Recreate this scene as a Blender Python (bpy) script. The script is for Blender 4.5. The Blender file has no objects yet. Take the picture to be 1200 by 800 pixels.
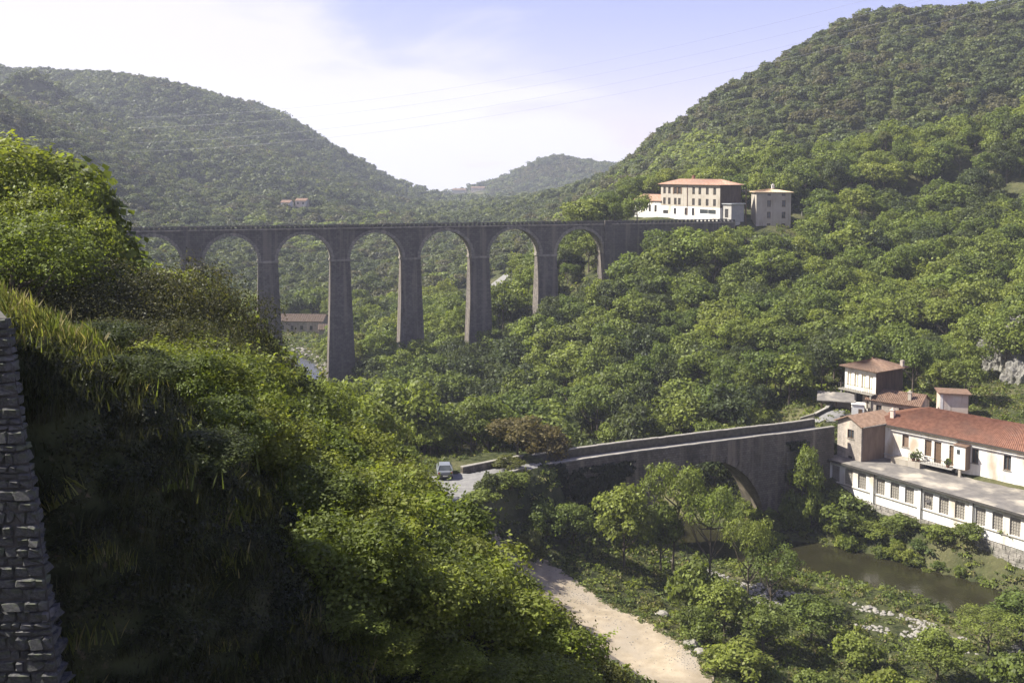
import bpy, bmesh, math, random
import numpy as np
from mathutils import Vector, Matrix, noise
R = math.radians
SC = bpy.context.scene
COL = SC.collection

# ---------------------------------------------------------------- camera
F = 1200.0; CY = 294.0; PH = R(4.5)
cam = bpy.data.cameras.new('camera'); cam.sensor_width = 36; cam.lens = 36
cam.shift_y = -(400 - CY) / 1200.0
cam.clip_start = 0.2; cam.clip_end = 20000
co = bpy.data.objects.new('camera', cam); COL.objects.link(co)
co.location = (0, 0, 0); co.rotation_euler = (R(90) - PH, 0, 0)
SC.camera = co

# ---------------------------------------------------------------- light
SUN_AZ = R(273); SUN_EL = R(47)
SC.view_settings.view_transform = 'Standard'; SC.view_settings.look = 'None'
SC.view_settings.exposure = 1.24; SC.view_settings.gamma = 1.0
S = Vector((math.sin(SUN_AZ) * math.cos(SUN_EL), math.cos(SUN_AZ) * math.cos(SUN_EL), math.sin(SUN_EL)))
sl = bpy.data.lights.new('sun', 'SUN'); sl.energy = 5.0; sl.angle = R(0.5); sl.color = (1, 0.965, 0.89)
so = bpy.data.objects.new('sun', sl); COL.objects.link(so)
so.rotation_euler = S.to_track_quat('Z', 'Y').to_euler(); so.location = (-60, 0, 80)

def build_world():
    w = bpy.data.worlds.new('World'); SC.world = w; w.use_nodes = True
    nt = w.node_tree; n = nt.nodes; n.clear(); L = nt.links
    out = n.new('ShaderNodeOutputWorld'); bg = n.new('ShaderNodeBackground')
    sky = n.new('ShaderNodeTexSky'); sky.sky_type = 'NISHITA'; sky.sun_disc = False
    sky.sun_elevation = SUN_EL; sky.sun_rotation = SUN_AZ; sky.air_density = 1.0; sky.dust_density = 0.5; sky.ozone_density = 2.0
    tc = n.new('ShaderNodeTexCoord'); sep = n.new('ShaderNodeSeparateXYZ'); L.new(tc.outputs['Generated'], sep.inputs[0])
    def math_(op, a, b=None):
        m = n.new('ShaderNodeMath'); m.operation = op
        for i, v in enumerate((a, b)):
            if v is None: continue
            if isinstance(v, (int, float)): m.inputs[i].default_value = v
            else: L.new(v, m.inputs[i])
        return m.outputs[0]
    z = math_('MAXIMUM', sep.outputs[2], 0.0)
    zz = math_('ADD', z, 0.16)
    px = math_('DIVIDE', sep.outputs[0], zz); py = math_('DIVIDE', sep.outputs[1], zz)
    comb = n.new('ShaderNodeCombineXYZ'); L.new(px, comb.inputs[0]); L.new(py, comb.inputs[1])
    no = n.new('ShaderNodeTexNoise'); no.inputs['Scale'].default_value = 0.9; no.inputs['Detail'].default_value = 9; no.inputs['Roughness'].default_value = 0.52
    no.inputs['Distortion'].default_value = 0.35
    L.new(comb.outputs[0], no.inputs['Vector'])
    # thin cloud sheet drawn in over the western sky, thinning eastward, milky at the horizon
    west = math_('MULTIPLY', px, -0.20)
    s1 = math_('ADD', no.outputs[0], west)
    hz = math_('MULTIPLY', math_('SUBTRACT', 0.13, z), 2.8)
    hz = math_('MAXIMUM', hz, 0.0)
    s2 = math_('ADD', s1, hz)
    mr = n.new('ShaderNodeMapRange'); L.new(s2, mr.inputs[0]); mr.inputs[1].default_value = 0.52; mr.inputs[2].default_value = 0.74
    mr.inputs[3].default_value = 0.0; mr.inputs[4].default_value = 1.0; mr.interpolation_type = 'SMOOTHSTEP'
    veil = math_('MULTIPLY', math_('MAXIMUM', math_('SUBTRACT', 0.55, z), 0.0), 0.16)     # thin milky veil, fading out towards the zenith
    cov = math_('ADD', math_('MULTIPLY', mr.outputs[0], math_('SUBTRACT', 1.0, veil)), veil)
    tint = n.new('ShaderNodeMixRGB'); tint.blend_type = 'MULTIPLY'; tint.inputs[0].default_value = 1
    L.new(sky.outputs[0], tint.inputs[1]); tint.inputs[2].default_value = (1.42, 1.08, 1.48, 1)
    mx = n.new('ShaderNodeMixRGB'); L.new(cov, mx.inputs[0]); L.new(tint.outputs[0], mx.inputs[1])
    mx.inputs[2].default_value = (8.1, 7.8, 8.5, 1)
    L.new(mx.outputs[0], bg.inputs[0]); bg.inputs[1].default_value = 0.05
    L.new(bg.outputs[0], out.inputs[0])
build_world()
cy = SC.cycles
cy.max_bounces = 5; cy.diffuse_bounces = 3; cy.glossy_bounces = 2; cy.transmission_bounces = 2; cy.volume_bounces = 1
cy.transparent_max_bounces = 4; cy.use_denoising = True; cy.caustics_reflective = False; cy.caustics_refractive = False

# ---------------------------------------------------------------- picking points
def ray(px, py):
    a = (px - 600) / F; b = (CY - py) / F
    c, s = math.cos(PH), math.sin(PH)
    return a, c + b * s, -s + b * c
def W(px, py, Y):
    a, y, z = ray(px, py); k = Y / y
    return (a * k, Y, z * k)
def proj(x, y, z):
    c, s = math.cos(PH), math.sin(PH)
    d = y * c - z * s; u = y * s + z * c
    return 600 + F * x / d, CY - F * u / d, d

# ---------------------------------------------------------------- materials
MATS = {}
def nodes_of(name):
    m = bpy.data.materials.new(name); m.use_nodes = True
    nt = m.node_tree; nt.nodes.clear(); MATS[name] = m
    return m, nt.nodes, nt.links
def col_mat(name, c1, c2=None, scale=3.0, rough=0.85, bump=0.0, detail=6, c3=None, scale3=0.5, stretch=(1, 1, 1), spec=0.2, metallic=0, lo=.35, hi=.65, bscale=None, bdist=.05):
    """two-tone noise material with optional third large patch colour and fine bump, object space"""
    m, n, L = nodes_of(name)
    out = n.new('ShaderNodeOutputMaterial'); b = n.new('ShaderNodeBsdfPrincipled'); L.new(b.outputs[0], out.inputs[0])
    tc = n.new('ShaderNodeTexCoord'); mp = n.new('ShaderNodeMapping'); L.new(tc.outputs['Object'], mp.inputs[0]); mp.inputs['Scale'].default_value = stretch
    no = n.new('ShaderNodeTexNoise'); L.new(mp.outputs[0], no.inputs['Vector']); no.inputs['Scale'].default_value = scale; no.inputs['Detail'].default_value = detail; no.inputs['Roughness'].default_value = .62
    mr = n.new('ShaderNodeMapRange'); L.new(no.outputs[0], mr.inputs[0]); mr.inputs[1].default_value = lo; mr.inputs[2].default_value = hi
    mx = n.new('ShaderNodeMixRGB'); L.new(mr.outputs[0], mx.inputs[0]); mx.inputs[1].default_value = (*c1, 1); mx.inputs[2].default_value = (*(c2 or c1), 1)
    last = mx.outputs[0]
    if c3:
        n3 = n.new('ShaderNodeTexNoise'); L.new(mp.outputs[0], n3.inputs['Vector']); n3.inputs['Scale'].default_value = scale3; n3.inputs['Detail'].default_value = 7
        m3 = n.new('ShaderNodeMapRange'); L.new(n3.outputs[0], m3.inputs[0]); m3.inputs[1].default_value = .5; m3.inputs[2].default_value = .68
        x3 = n.new('ShaderNodeMixRGB'); L.new(m3.outputs[0], x3.inputs[0]); L.new(last, x3.inputs[1]); x3.inputs[2].default_value = (*c3, 1); last = x3.outputs[0]
    if name.startswith('plaster'):
        ms = n.new('ShaderNodeMapping'); L.new(tc.outputs['Object'], ms.inputs[0]); ms.inputs['Scale'].default_value = (2.2, 2.2, .22)
        ns = n.new('ShaderNodeTexNoise'); L.new(ms.outputs[0], ns.inputs['Vector']); ns.inputs['Scale'].default_value = 1.0; ns.inputs['Detail'].default_value = 6
        rs_ = n.new('ShaderNodeMapRange'); L.new(ns.outputs[0], rs_.inputs[0]); rs_.inputs[1].default_value = .54; rs_.inputs[2].default_value = .72; rs_.inputs[4].default_value = .55
        xs_ = n.new('ShaderNodeMixRGB'); L.new(rs_.outputs[0], xs_.inputs[0]); L.new(last, xs_.inputs[1]); xs_.inputs[2].default_value = (c1[0] * .5, c1[1] * .46, c1[2] * .4, 1); last = xs_.outputs[0]
    L.new(last, b.inputs['Base Color']); b.inputs['Roughness'].default_value = rough; b.inputs['Specular IOR Level'].default_value = spec; b.inputs['Metallic'].default_value = metallic
    if bump:
        nb = n.new('ShaderNodeTexNoise'); L.new(tc.outputs['Object'], nb.inputs['Vector']); nb.inputs['Scale'].default_value = bscale or scale * 3; nb.inputs['Detail'].default_value = 5
        bp = n.new('ShaderNodeBump'); bp.inputs['Strength'].default_value = bump; bp.inputs['Distance'].default_value = bdist; L.new(nb.outputs[0], bp.inputs['Height']); L.new(bp.outputs[0], b.inputs['Normal'])
    return m
def masonry_mat(name, c1, c2, mortar, bw=.7, bh=.32, stain=(.05, .05, .045), stain_amt=.5, sc3=.18):
    m, n, L = nodes_of(name)
    out = n.new('ShaderNodeOutputMaterial'); b = n.new('ShaderNodeBsdfPrincipled'); L.new(b.outputs[0], out.inputs[0])
    tc = n.new('ShaderNodeTexCoord'); sp = n.new('ShaderNodeSeparateXYZ'); L.new(tc.outputs['Object'], sp.inputs[0])
    ad = n.new('ShaderNodeMath'); ad.operation = 'ADD'; L.new(sp.outputs[0], ad.inputs[0]); L.new(sp.outputs[1], ad.inputs[1])
    cb = n.new('ShaderNodeCombineXYZ'); L.new(ad.outputs[0], cb.inputs[0]); L.new(sp.outputs[2], cb.inputs[1])
    br = n.new('ShaderNodeTexBrick'); L.new(cb.outputs[0], br.inputs['Vector']); br.inputs['Scale'].default_value = 1.0
    br.inputs['Brick Width'].default_value = bw; br.inputs['Row Height'].default_value = bh; br.inputs['Mortar Size'].default_value = .03; br.inputs['Bias'].default_value = 0
    br.inputs['Color1'].default_value = (*c1, 1); br.inputs['Color2'].default_value = (*c2, 1); br.inputs['Mortar'].default_value = (*mortar, 1)
    no = n.new('ShaderNodeTexNoise'); L.new(tc.outputs['Object'], no.inputs['Vector']); no.inputs['Scale'].default_value = 1.6; no.inputs['Detail'].default_value = 8
    m0 = n.new('ShaderNodeMixRGB'); m0.blend_type = 'OVERLAY'; m0.inputs[0].default_value = .6; L.new(br.outputs[0], m0.inputs[1]); L.new(no.outputs[0], m0.inputs[2])
    mp = n.new('ShaderNodeMapping'); L.new(tc.outputs['Object'], mp.inputs[0]); mp.inputs['Scale'].default_value = (1, 1, .25)
    n3 = n.new('ShaderNodeTexNoise'); L.new(mp.outputs[0], n3.inputs['Vector']); n3.inputs['Scale'].default_value = sc3; n3.inputs['Detail'].default_value = 8
    m3 = n.new('ShaderNodeMapRange'); L.new(n3.outputs[0], m3.inputs[0]); m3.inputs[1].default_value = .42; m3.inputs[2].default_value = .66; m3.inputs[4].default_value = stain_amt
    x3 = n.new('ShaderNodeMixRGB'); L.new(m3.outputs[0], x3.inputs[0]); L.new(m0.outputs[0], x3.inputs[1]); x3.inputs[2].default_value = (*stain, 1)
    mw = n.new('ShaderNodeMapping'); L.new(tc.outputs['Object'], mw.inputs[0]); mw.inputs['Scale'].default_value = (1, 1, .06)
    nw = n.new('ShaderNodeTexNoise'); L.new(mw.outputs[0], nw.inputs['Vector']); nw.inputs['Scale'].default_value = .9; nw.inputs['Detail'].default_value = 5
    rw = n.new('ShaderNodeMapRange'); L.new(nw.outputs[0], rw.inputs[0]); rw.inputs[1].default_value = .52; rw.inputs[2].default_value = .66; rw.inputs[4].default_value = .6
    xw = n.new('ShaderNodeMixRGB'); L.new(rw.outputs[0], xw.inputs[0]); L.new(x3.outputs[0], xw.inputs[1]); xw.inputs[2].default_value = (c2[0] * 1.45, c2[1] * 1.4, c2[2] * 1.3, 1); x3 = xw
    L.new(x3.outputs[0], b.inputs['Base Color']); b.inputs['Roughness'].default_value = .92; b.inputs['Specular IOR Level'].default_value = .1
    bp = n.new('ShaderNodeBump'); bp.inputs['Strength'].default_value = .6; bp.inputs['Distance'].default_value = .06; L.new(m0.outputs[0], bp.inputs['Height']); L.new(bp.outputs[0], b.inputs['Normal'])
    return m
def tile_mat(name, c1, c2, c3):
    m, n, L = nodes_of(name)
    out = n.new('ShaderNodeOutputMaterial'); b = n.new('ShaderNodeBsdfPrincipled'); L.new(b.outputs[0], out.inputs[0])
    tc = n.new('ShaderNodeTexCoord')
    no = n.new('ShaderNodeTexNoise'); L.new(tc.outputs['Object'], no.inputs['Vector']); no.inputs['Scale'].default_value = 2.2; no.inputs['Detail'].default_value = 8
    mr = n.new('ShaderNodeMapRange'); L.new(no.outputs[0], mr.inputs[0]); mr.inputs[1].default_value = .4; mr.inputs[2].default_value = .6
    mx = n.new('ShaderNodeMixRGB'); L.new(mr.outputs[0], mx.inputs[0]); mx.inputs[1].default_value = (*c1, 1); mx.inputs[2].default_value = (*c2, 1)
    n3 = n.new('ShaderNodeTexNoise'); L.new(tc.outputs['Object'], n3.inputs['Vector']); n3.inputs['Scale'].default_value = .35; n3.inputs['Detail'].default_value = 6
    m3 = n.new('ShaderNodeMapRange'); L.new(n3.outputs[0], m3.inputs[0]); m3.inputs[1].default_value = .48; m3.inputs[2].default_value = .7; m3.inputs[4].default_value = .6
    x3 = n.new('ShaderNodeMixRGB'); L.new(m3.outputs[0], x3.inputs[0]); L.new(mx.outputs[0], x3.inputs[1]); x3.inputs[2].default_value = (*c3, 1)
    L.new(x3.outputs[0], b.inputs['Base Color']); b.inputs['Roughness'].default_value = .8; b.inputs['Specular IOR Level'].default_value = .2
    return m
def leaf_mat(name, a, b_, rnd=.35, trans=.40, scale=.35, warm=None):
    m, n, L = nodes_of(name)
    out = n.new('ShaderNodeOutputMaterial')
    oi = n.new('ShaderNodeObjectInfo'); geo = n.new('ShaderNodeNewGeometry'); tc = n.new('ShaderNodeTexCoord')
    mx = n.new('ShaderNodeMixRGB'); L.new(oi.outputs['Random'], mx.inputs[0]); mx.inputs[1].default_value = (*a, 1); mx.inputs[2].default_value = (*b_, 1)
    no = n.new('ShaderNodeTexNoise'); L.new(tc.outputs['Object'], no.inputs['Vector']); no.inputs['Scale'].default_value = scale; no.inputs['Detail'].default_value = 3
    mr = n.new('ShaderNodeMapRange'); L.new(no.outputs[0], mr.inputs[0]); mr.inputs[1].default_value = .35; mr.inputs[2].default_value = .65; mr.inputs[3].default_value = .7; mr.inputs[4].default_value = 1.35
    m1 = n.new('ShaderNodeMath'); m1.operation = 'MULTIPLY_ADD'; L.new(geo.outputs['Random Per Island'], m1.inputs[0]); m1.inputs[1].default_value = rnd * 2; m1.inputs[2].default_value = 1 - rnd
    m2 = n.new('ShaderNodeMath'); m2.operation = 'MULTIPLY'; L.new(mr.outputs[0], m2.inputs[0]); L.new(m1.outputs[0], m2.inputs[1])
    vm = n.new('ShaderNodeVectorMath'); vm.operation = 'SCALE'; L.new(mx.outputs[0], vm.inputs[0]); L.new(m2.outputs[0], vm.inputs['Scale'])
    last = vm.outputs[0]
    if warm:
        g = n.new('ShaderNodeMath'); g.operation = 'GREATER_THAN'; L.new(geo.outputs['Random Per Island'], g.inputs[0]); g.inputs[1].default_value = warm[1]
        w = n.new('ShaderNodeMixRGB'); L.new(g.outputs[0], w.inputs[0]); L.new(last, w.inputs[1]); w.inputs[2].default_value = (*warm[0], 1); last = w.outputs[0]
    b = n.new('ShaderNodeBsdfPrincipled'); L.new(last, b.inputs['Base Color']); b.inputs['Roughness'].default_value = .55; b.inputs['Specular IOR Level'].default_value = .25
    t = n.new('ShaderNodeBsdfTranslucent'); 
    tm = n.new('ShaderNodeMixRGB'); tm.blend_type = 'MULTIPLY'; tm.inputs[0].default_value = 1; L.new(last, tm.inputs[1]); tm.inputs[2].default_value = (1.5, 1.5, .7, 1)
    L.new(tm.outputs[0], t.inputs[0])
    ms = n.new('ShaderNodeMixShader'); ms.inputs[0].default_value = trans; L.new(b.outputs[0], ms.inputs[1]); L.new(t.outputs[0], ms.inputs[2]); L.new(ms.outputs[0], out.inputs[0])
    return m

M = {}
M['leaf_bright'] = leaf_mat('leaf_bright', (.158, .192, .030), (.195, .215, .040), warm=((.22, .23, .06), .93))
M['leaf_mid'] = leaf_mat('leaf_mid', (.094, .125, .026), (.134, .158, .033))
M['leaf_fresh'] = leaf_mat('leaf_fresh', (.128, .162, .030), (.168, .192, .038))
M['leaf_dark'] = leaf_mat('leaf_dark', (.050, .065, .022), (.076, .090, .028))
M['leaf_olive'] = leaf_mat('leaf_olive', (.105, .115, .03), (.14, .135, .035))
M['leaf_brown'] = leaf_mat('leaf_brown', (.12, .10, .035), (.13, .1, .038))
M['leaf_hill'] = leaf_mat('leaf_hill', (.064, .083, .027), (.120, .136, .038), rnd=.25, scale=.2)
M['leaf_hill_warm'] = leaf_mat('leaf_hill_warm', (.072, .080, .028), (.105, .095, .042), rnd=.25, scale=.2)
M['leaf_oak'] = leaf_mat('leaf_oak', (.05, .055, .02), (.06, .06, .025), warm=((.13, .12, .045), .86))
M['ivy'] = leaf_mat('ivy', (.022, .026, .009), (.034, .036, .012), rnd=.5, trans=.15)  # near-black green; in the embankment clumps this tone paints shade
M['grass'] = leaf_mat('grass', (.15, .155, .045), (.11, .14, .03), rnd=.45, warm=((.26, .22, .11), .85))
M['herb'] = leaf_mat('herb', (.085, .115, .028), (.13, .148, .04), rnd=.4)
M['grass_painted_shade'] = leaf_mat('grass_painted_shade', (.035, .042, .014), (.05, .05, .02), rnd=.5)  # grass darkened to paint the shade on the embankment
M['bark'] = col_mat('bark', (.07, .055, .04), (.16, .13, .1), scale=4, stretch=(1, 1, .3), bump=.4)
M['viaduct'] = masonry_mat('viaduct', (.125, .108, .095), (.18, .155, .132), (.09, .08, .072), .8, .4, (.07, .062, .056), .5)
M['viaduct_light'] = masonry_mat('viaduct_light', (.24, .215, .18), (.30, .265, .22), (.16, .145, .12), .9, .4, (.16, .14, .12), .4)
M['bridge'] = masonry_mat('bridge', (.145, .12, .092), (.20, .168, .13), (.09, .08, .064), .6, .3, (.055, .048, .034), .7, .3)
M['coping'] = col_mat('coping', (.3, .275, .23), (.2, .185, .155), scale=2, bump=.3)
M['dark_stone'] = col_mat('dark_stone', (.06, .055, .04), (.11, .1, .075), scale=2, bump=.4)  # darker stone for the far parapets
M['rubble'] = col_mat('rubble', (.2, .18, .155), (.36, .33, .28), scale=1.8, bump=.8, c3=(.1, .1, .07), scale3=.6)
M['nearstone'] = col_mat('nearstone', (.055, .055, .052), (.13, .125, .115), scale=5, bump=.7, bscale=18, bdist=.02, c3=(.09, .1, .06), scale3=2)
M['mortar'] = col_mat('mortar', (.07, .065, .055), (.11, .1, .085), scale=6)
M['asphalt'] = col_mat('asphalt', (.16, .153, .145), (.23, .22, .2), scale=1.2, bump=.2)
M['deck_road'] = col_mat('deck_road', (.2, .19, .17), (.27, .255, .23), scale=1.0, bump=.2)
M['gravel'] = col_mat('gravel', (.26, .21, .14), (.36, .295, .205), scale=.9, bump=.5, bscale=6, c3=(.32, .27, .2), scale3=.25)
M['track_grass'] = col_mat('track_grass', (.12, .13, .05), (.2, .18, .09), scale=2)
M['shingle'] = col_mat('shingle', (.42, .38, .3), (.62, .58, .5), scale=3, bump=.4)
M['plaster'] = col_mat('plaster', (.76, .73, .67), (.64, .60, .53), scale=.9, rough=.9, bump=.15, c3=(.46, .37, .27), scale3=.5, stretch=(1, 1, .4), lo=.45, hi=.75)
M['plaster_white'] = col_mat('plaster_white', (.78, .76, .70), (.66, .62, .55), scale=1.1, rough=.9, lo=.5, hi=.8, c3=(.52, .44, .34), scale3=.45, stretch=(1, 1, .35))
M['plaster_band'] = col_mat('plaster_band', (.66, .55, .3), (.72, .6, .36), scale=2)
M['plaster_cream'] = col_mat('plaster_cream', (.42, .375, .31), (.36, .32, .26), scale=1.1, c3=(.31, .27, .21), scale3=.3)
M['plaster_pink'] = col_mat('plaster_pink', (.52, .40, .32), (.6, .5, .42), scale=.9, c3=(.66, .62, .55), scale3=.3)
M['brick_grey'] = masonry_mat('brick_grey', (.34, .29, .24), (.42, .36, .3), (.3, .27, .23), .5, .25, (.2, .17, .14), .4, .5)
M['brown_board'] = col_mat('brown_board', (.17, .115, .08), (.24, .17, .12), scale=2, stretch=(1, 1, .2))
M['tile'] = tile_mat('tile', (.185, .088, .056), (.25, .125, .08), (.15, .09, .065))
M['tile_brown'] = tile_mat('tile_brown', (.15, .092, .062), (.21, .135, .092), (.12, .09, .068))
M['mill_roof_side_shade'] = col_mat('mill_roof_side_shade', (.06, .042, .03), (.10, .07, .05), scale=2, stretch=(1, 1, .2))  # mill roofs' own brown; on house side walls it paints shade
M['tile_pale'] = tile_mat('tile_pale', (.36, .20, .13), (.44, .28, .20), (.32, .23, .17))
M['tile_buff'] = tile_mat('tile_buff', (.45, .33, .2), (.52, .4, .27), (.36, .28, .2))
M['slab_roof'] = col_mat('slab_roof', (.12, .11, .10), (.20, .18, .155), scale=.8, c3=(.42, .37, .29), scale3=.3, bump=.2)
M['sheet'] = col_mat('sheet', (.33, .31, .28), (.42, .39, .34), scale=1.5)
M['glass'] = col_mat('glass', (.035, .04, .042), (.07, .075, .075), scale=.7, rough=.18, spec=.6)
M['dirty_glass'] = col_mat('dirty_glass', (.27, .245, .2), (.36, .33, .28), scale=3, rough=.35, spec=.4, c3=(.2, .18, .15), scale3=.8)
M['white_paint'] = col_mat('white_paint', (.78, .77, .74), (.66, .64, .6), scale=3, rough=.5)
M['curtain'] = col_mat('curtain', (.82, .81, .77), (.7, .69, .66), scale=2, rough=.9)
M['wood'] = col_mat('wood', (.10, .065, .04), (.16, .1, .06), scale=4)
M['muntin'] = col_mat('muntin', (.30, .27, .23), (.38, .34, .29), scale=4)
M['iron'] = col_mat('iron', (.03, .03, .03), (.06, .05, .045), scale=6, rough=.6)
M['zinc'] = col_mat('zinc', (.42, .43, .43), (.55, .55, .54), scale=5, rough=.4, metallic=.4)
M['gutter'] = col_mat('gutter', (.05, .048, .045), (.09, .08, .07), scale=5, rough=.5)
M['rock'] = col_mat('rock', (.15, .14, .12), (.27, .255, .22), scale=.8, bump=1, bdist=.2, c3=(.22, .21, .15), scale3=.35)
M['boulder'] = col_mat('boulder', (.19, .175, .145), (.30, .275, .235), scale=1.5, bump=.5)
M['car_body'] = col_mat('car_body', (.17, .18, .19), (.17, .18, .19), rough=.3, spec=.6)
M['tyre'] = col_mat('tyre', (.02, .02, .02), (.03, .03, .03), rough=.9)
M['lamp_red'] = col_mat('lamp_red', (.4, .02, .02), (.4, .02, .02), rough=.3)
M['plate'] = col_mat('plate', (.75, .74, .6), (.75, .74, .6), rough=.5)
M['green_paint'] = col_mat('green_paint', (.12, .3, .25), (.15, .34, .28), scale=3, rough=.5)
M['ballast'] = col_mat('ballast', (.16, .14, .12), (.24, .21, .18), scale=6, bump=.5)
M['cable'] = col_mat('cable', (.25, .25, .27), (.3, .3, .32), scale=1, rough=.5)

def ground_mat():
    m, n, L = nodes_of('ground')
    out = n.new('ShaderNodeOutputMaterial'); b = n.new('ShaderNodeBsdfPrincipled'); L.new(b.outputs[0], out.inputs[0])
    tc = n.new('ShaderNodeTexCoord')
    def noise_(s, d=6):
        k = n.new('ShaderNodeTexNoise'); L.new(tc.outputs['Object'], k.inputs['Vector']); k.inputs['Scale'].default_value = s; k.inputs['Detail'].default_value = d; return k.outputs[0]
    def rng(v, a, c):
        r = n.new('ShaderNodeMapRange'); L.new(v, r.inputs[0]); r.inputs[1].default_value = a; r.inputs[2].default_value = c; return r.outputs[0]
    def mix(f, a, c):
        x = n.new('ShaderNodeMixRGB'); L.new(f, x.inputs[0])
        for i, v in ((1, a), (2, c)):
            if isinstance(v, tuple): x.inputs[i].default_value = (*v, 1)
            else: L.new(v, x.inputs[i])
        return x.outputs[0]
    c = mix(rng(noise_(1.2), .35, .65), (.026, .032, .013), (.065, .07, .028))
    c = mix(rng(noise_(.12), .5, .65), c, (.1, .095, .045))
    c = mix(rng(noise_(5, 4), .62, .75), c, (.16, .13, .08))
    L.new(c, b.inputs['Base Color']); b.inputs['Roughness'].default_value = .95; b.inputs['Specular IOR Level'].default_value = .05
    bp = n.new('ShaderNodeBump'); bp.inputs['Strength'].default_value = 1; bp.inputs['Distance'].default_value = .3; L.new(noise_(1.5, 9), bp.inputs['Height']); L.new(bp.outputs[0], b.inputs['Normal'])
    return m
M['ground'] = ground_mat()
def water_mat():
    m, n, L = nodes_of('water')
    out = n.new('ShaderNodeOutputMaterial'); b = n.new('ShaderNodeBsdfPrincipled'); L.new(b.outputs[0], out.inputs[0])
    tc = n.new('ShaderNodeTexCoord'); no = n.new('ShaderNodeTexNoise'); L.new(tc.outputs['Object'], no.inputs['Vector']); no.inputs['Scale'].default_value = .5; no.inputs['Detail'].default_value = 5
    mx = n.new('ShaderNodeMixRGB'); L.new(no.outputs[0], mx.inputs[0]); mx.inputs[1].default_value = (.012, .011, .005, 1); mx.inputs[2].default_value = (.032, .029, .014, 1)
    L.new(mx.outputs[0], b.inputs['Base Color']); b.inputs['Roughness'].default_value = .07; b.inputs['Specular IOR Level'].default_value = .4
    n2 = n.new('ShaderNodeTexNoise'); L.new(tc.outputs['Object'], n2.inputs['Vector']); n2.inputs['Scale'].default_value = 2.2; n2.inputs['Detail'].default_value = 4
    bp = n.new('ShaderNodeBump'); bp.inputs['Strength'].default_value = .35; bp.inputs['Distance'].default_value = .08; L.new(n2.outputs[0], bp.inputs['Height']); L.new(bp.outputs[0], b.inputs['Normal'])
    return m
M['water'] = water_mat()

# ---------------------------------------------------------------- object helpers
def link(o, parent=None):
    COL.objects.link(o)
    if parent is not None: o.parent = parent
    return o
def tag(o, label=None, cat=None, group=None, kind=None):
    if label: o['label'] = label
    if cat: o['category'] = cat
    if group: o['group'] = group
    if kind: o['kind'] = kind
    return o
def empty(name, loc, rz=0, label=None, cat=None, group=None):
    o = bpy.data.objects.new(name, None); o.empty_display_size = .5
    o.location = loc; o.rotation_euler = (0, 0, rz); link(o); return tag(o, label, cat, group)
def obj(name, mesh, parent=None, loc=(0, 0, 0), rot=(0, 0, 0), scale=(1, 1, 1)):
    o = bpy.data.objects.new(name, mesh); o.location = loc; o.rotation_euler = rot; o.scale = scale
    return link(o, parent)
class MB:
    """collects boxes, quads, tubes with one material, builds ONE mesh"""
    def __init__(s): s.v = []; s.f = []
    def add(s, vs, fs):
        k = len(s.v); s.v += [tuple(v) for v in vs]; s.f += [tuple(i + k for i in f) for f in fs]; return s
    def box(s, x0, x1, y0, y1, z0, z1):
        return s.add([(x0, y0, z0), (x1, y0, z0), (x1, y1, z0), (x0, y1, z0), (x0, y0, z1), (x1, y0, z1), (x1, y1, z1), (x0, y1, z1)],
                     [(0, 3, 2, 1), (4, 5, 6, 7), (0, 1, 5, 4), (1, 2, 6, 5), (2, 3, 7, 6), (3, 0, 4, 7)])
    def hexa(s, p):   # 8 points: bottom loop ccw, top loop ccw
        return s.add(p, [(0, 3, 2, 1), (4, 5, 6, 7), (0, 1, 5, 4), (1, 2, 6, 5), (2, 3, 7, 6), (3, 0, 4, 7)])
    def bar(s, a, b, w, h=None):
        a = Vector(a); b = Vector(b); d = (b - a).normalized(); h = h or w
        up = Vector((0, 0, 1)) if abs(d.z) < .95 else Vector((1, 0, 0))
        x = d.cross(up).normalized() * w / 2; y = d.cross(x).normalized() * h / 2
        return s.hexa([a - x - y, a + x - y, a + x + y, a - x + y, b - x - y, b + x - y, b + x + y, b - x + y])
    def tube(s, pts, rad, n=7, cap=True):
        pts = [Vector(p) for p in pts]; k = len(s.v); m = len(pts)
        for i, p in enumerate(pts):
            d = (pts[min(i + 1, m - 1)] - pts[max(i - 1, 0)]).normalized()
            up = Vector((0, 0, 1)) if abs(d.z) < .9 else Vector((1, 0, 0))
            x = d.cross(up).normalized(); y = d.cross(x)
            r = rad[i] if isinstance(rad, (list, tuple)) else rad
            for j in range(n):
                t = 2 * math.pi * j / n; s.v.append(tuple(p + x * math.cos(t) * r + y * math.sin(t) * r))
        for i in range(m - 1):
            for j in range(n):
                a = k + i * n + j; b = k + i * n + (j + 1) % n; s.f.append((a, b, b + n, a + n))
        if cap:
            s.f.append(tuple(k + j for j in range(n))[::-1]); s.f.append(tuple(k + (m - 1) * n + j for j in range(n)))
        return s
    def mesh(s, name, mat, smooth=False):
        me = bpy.data.meshes.new(name); me.from_pydata(s.v, [], s.f); me.materials.append(mat)
        if smooth: me.polygons.foreach_set('use_smooth', [True] * len(me.polygons))
        me.update(); return me
    def build(s, name, mat, parent=None, smooth=False, **kw):
        return obj(name, s.mesh(name, mat, smooth), parent, **kw)

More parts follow.
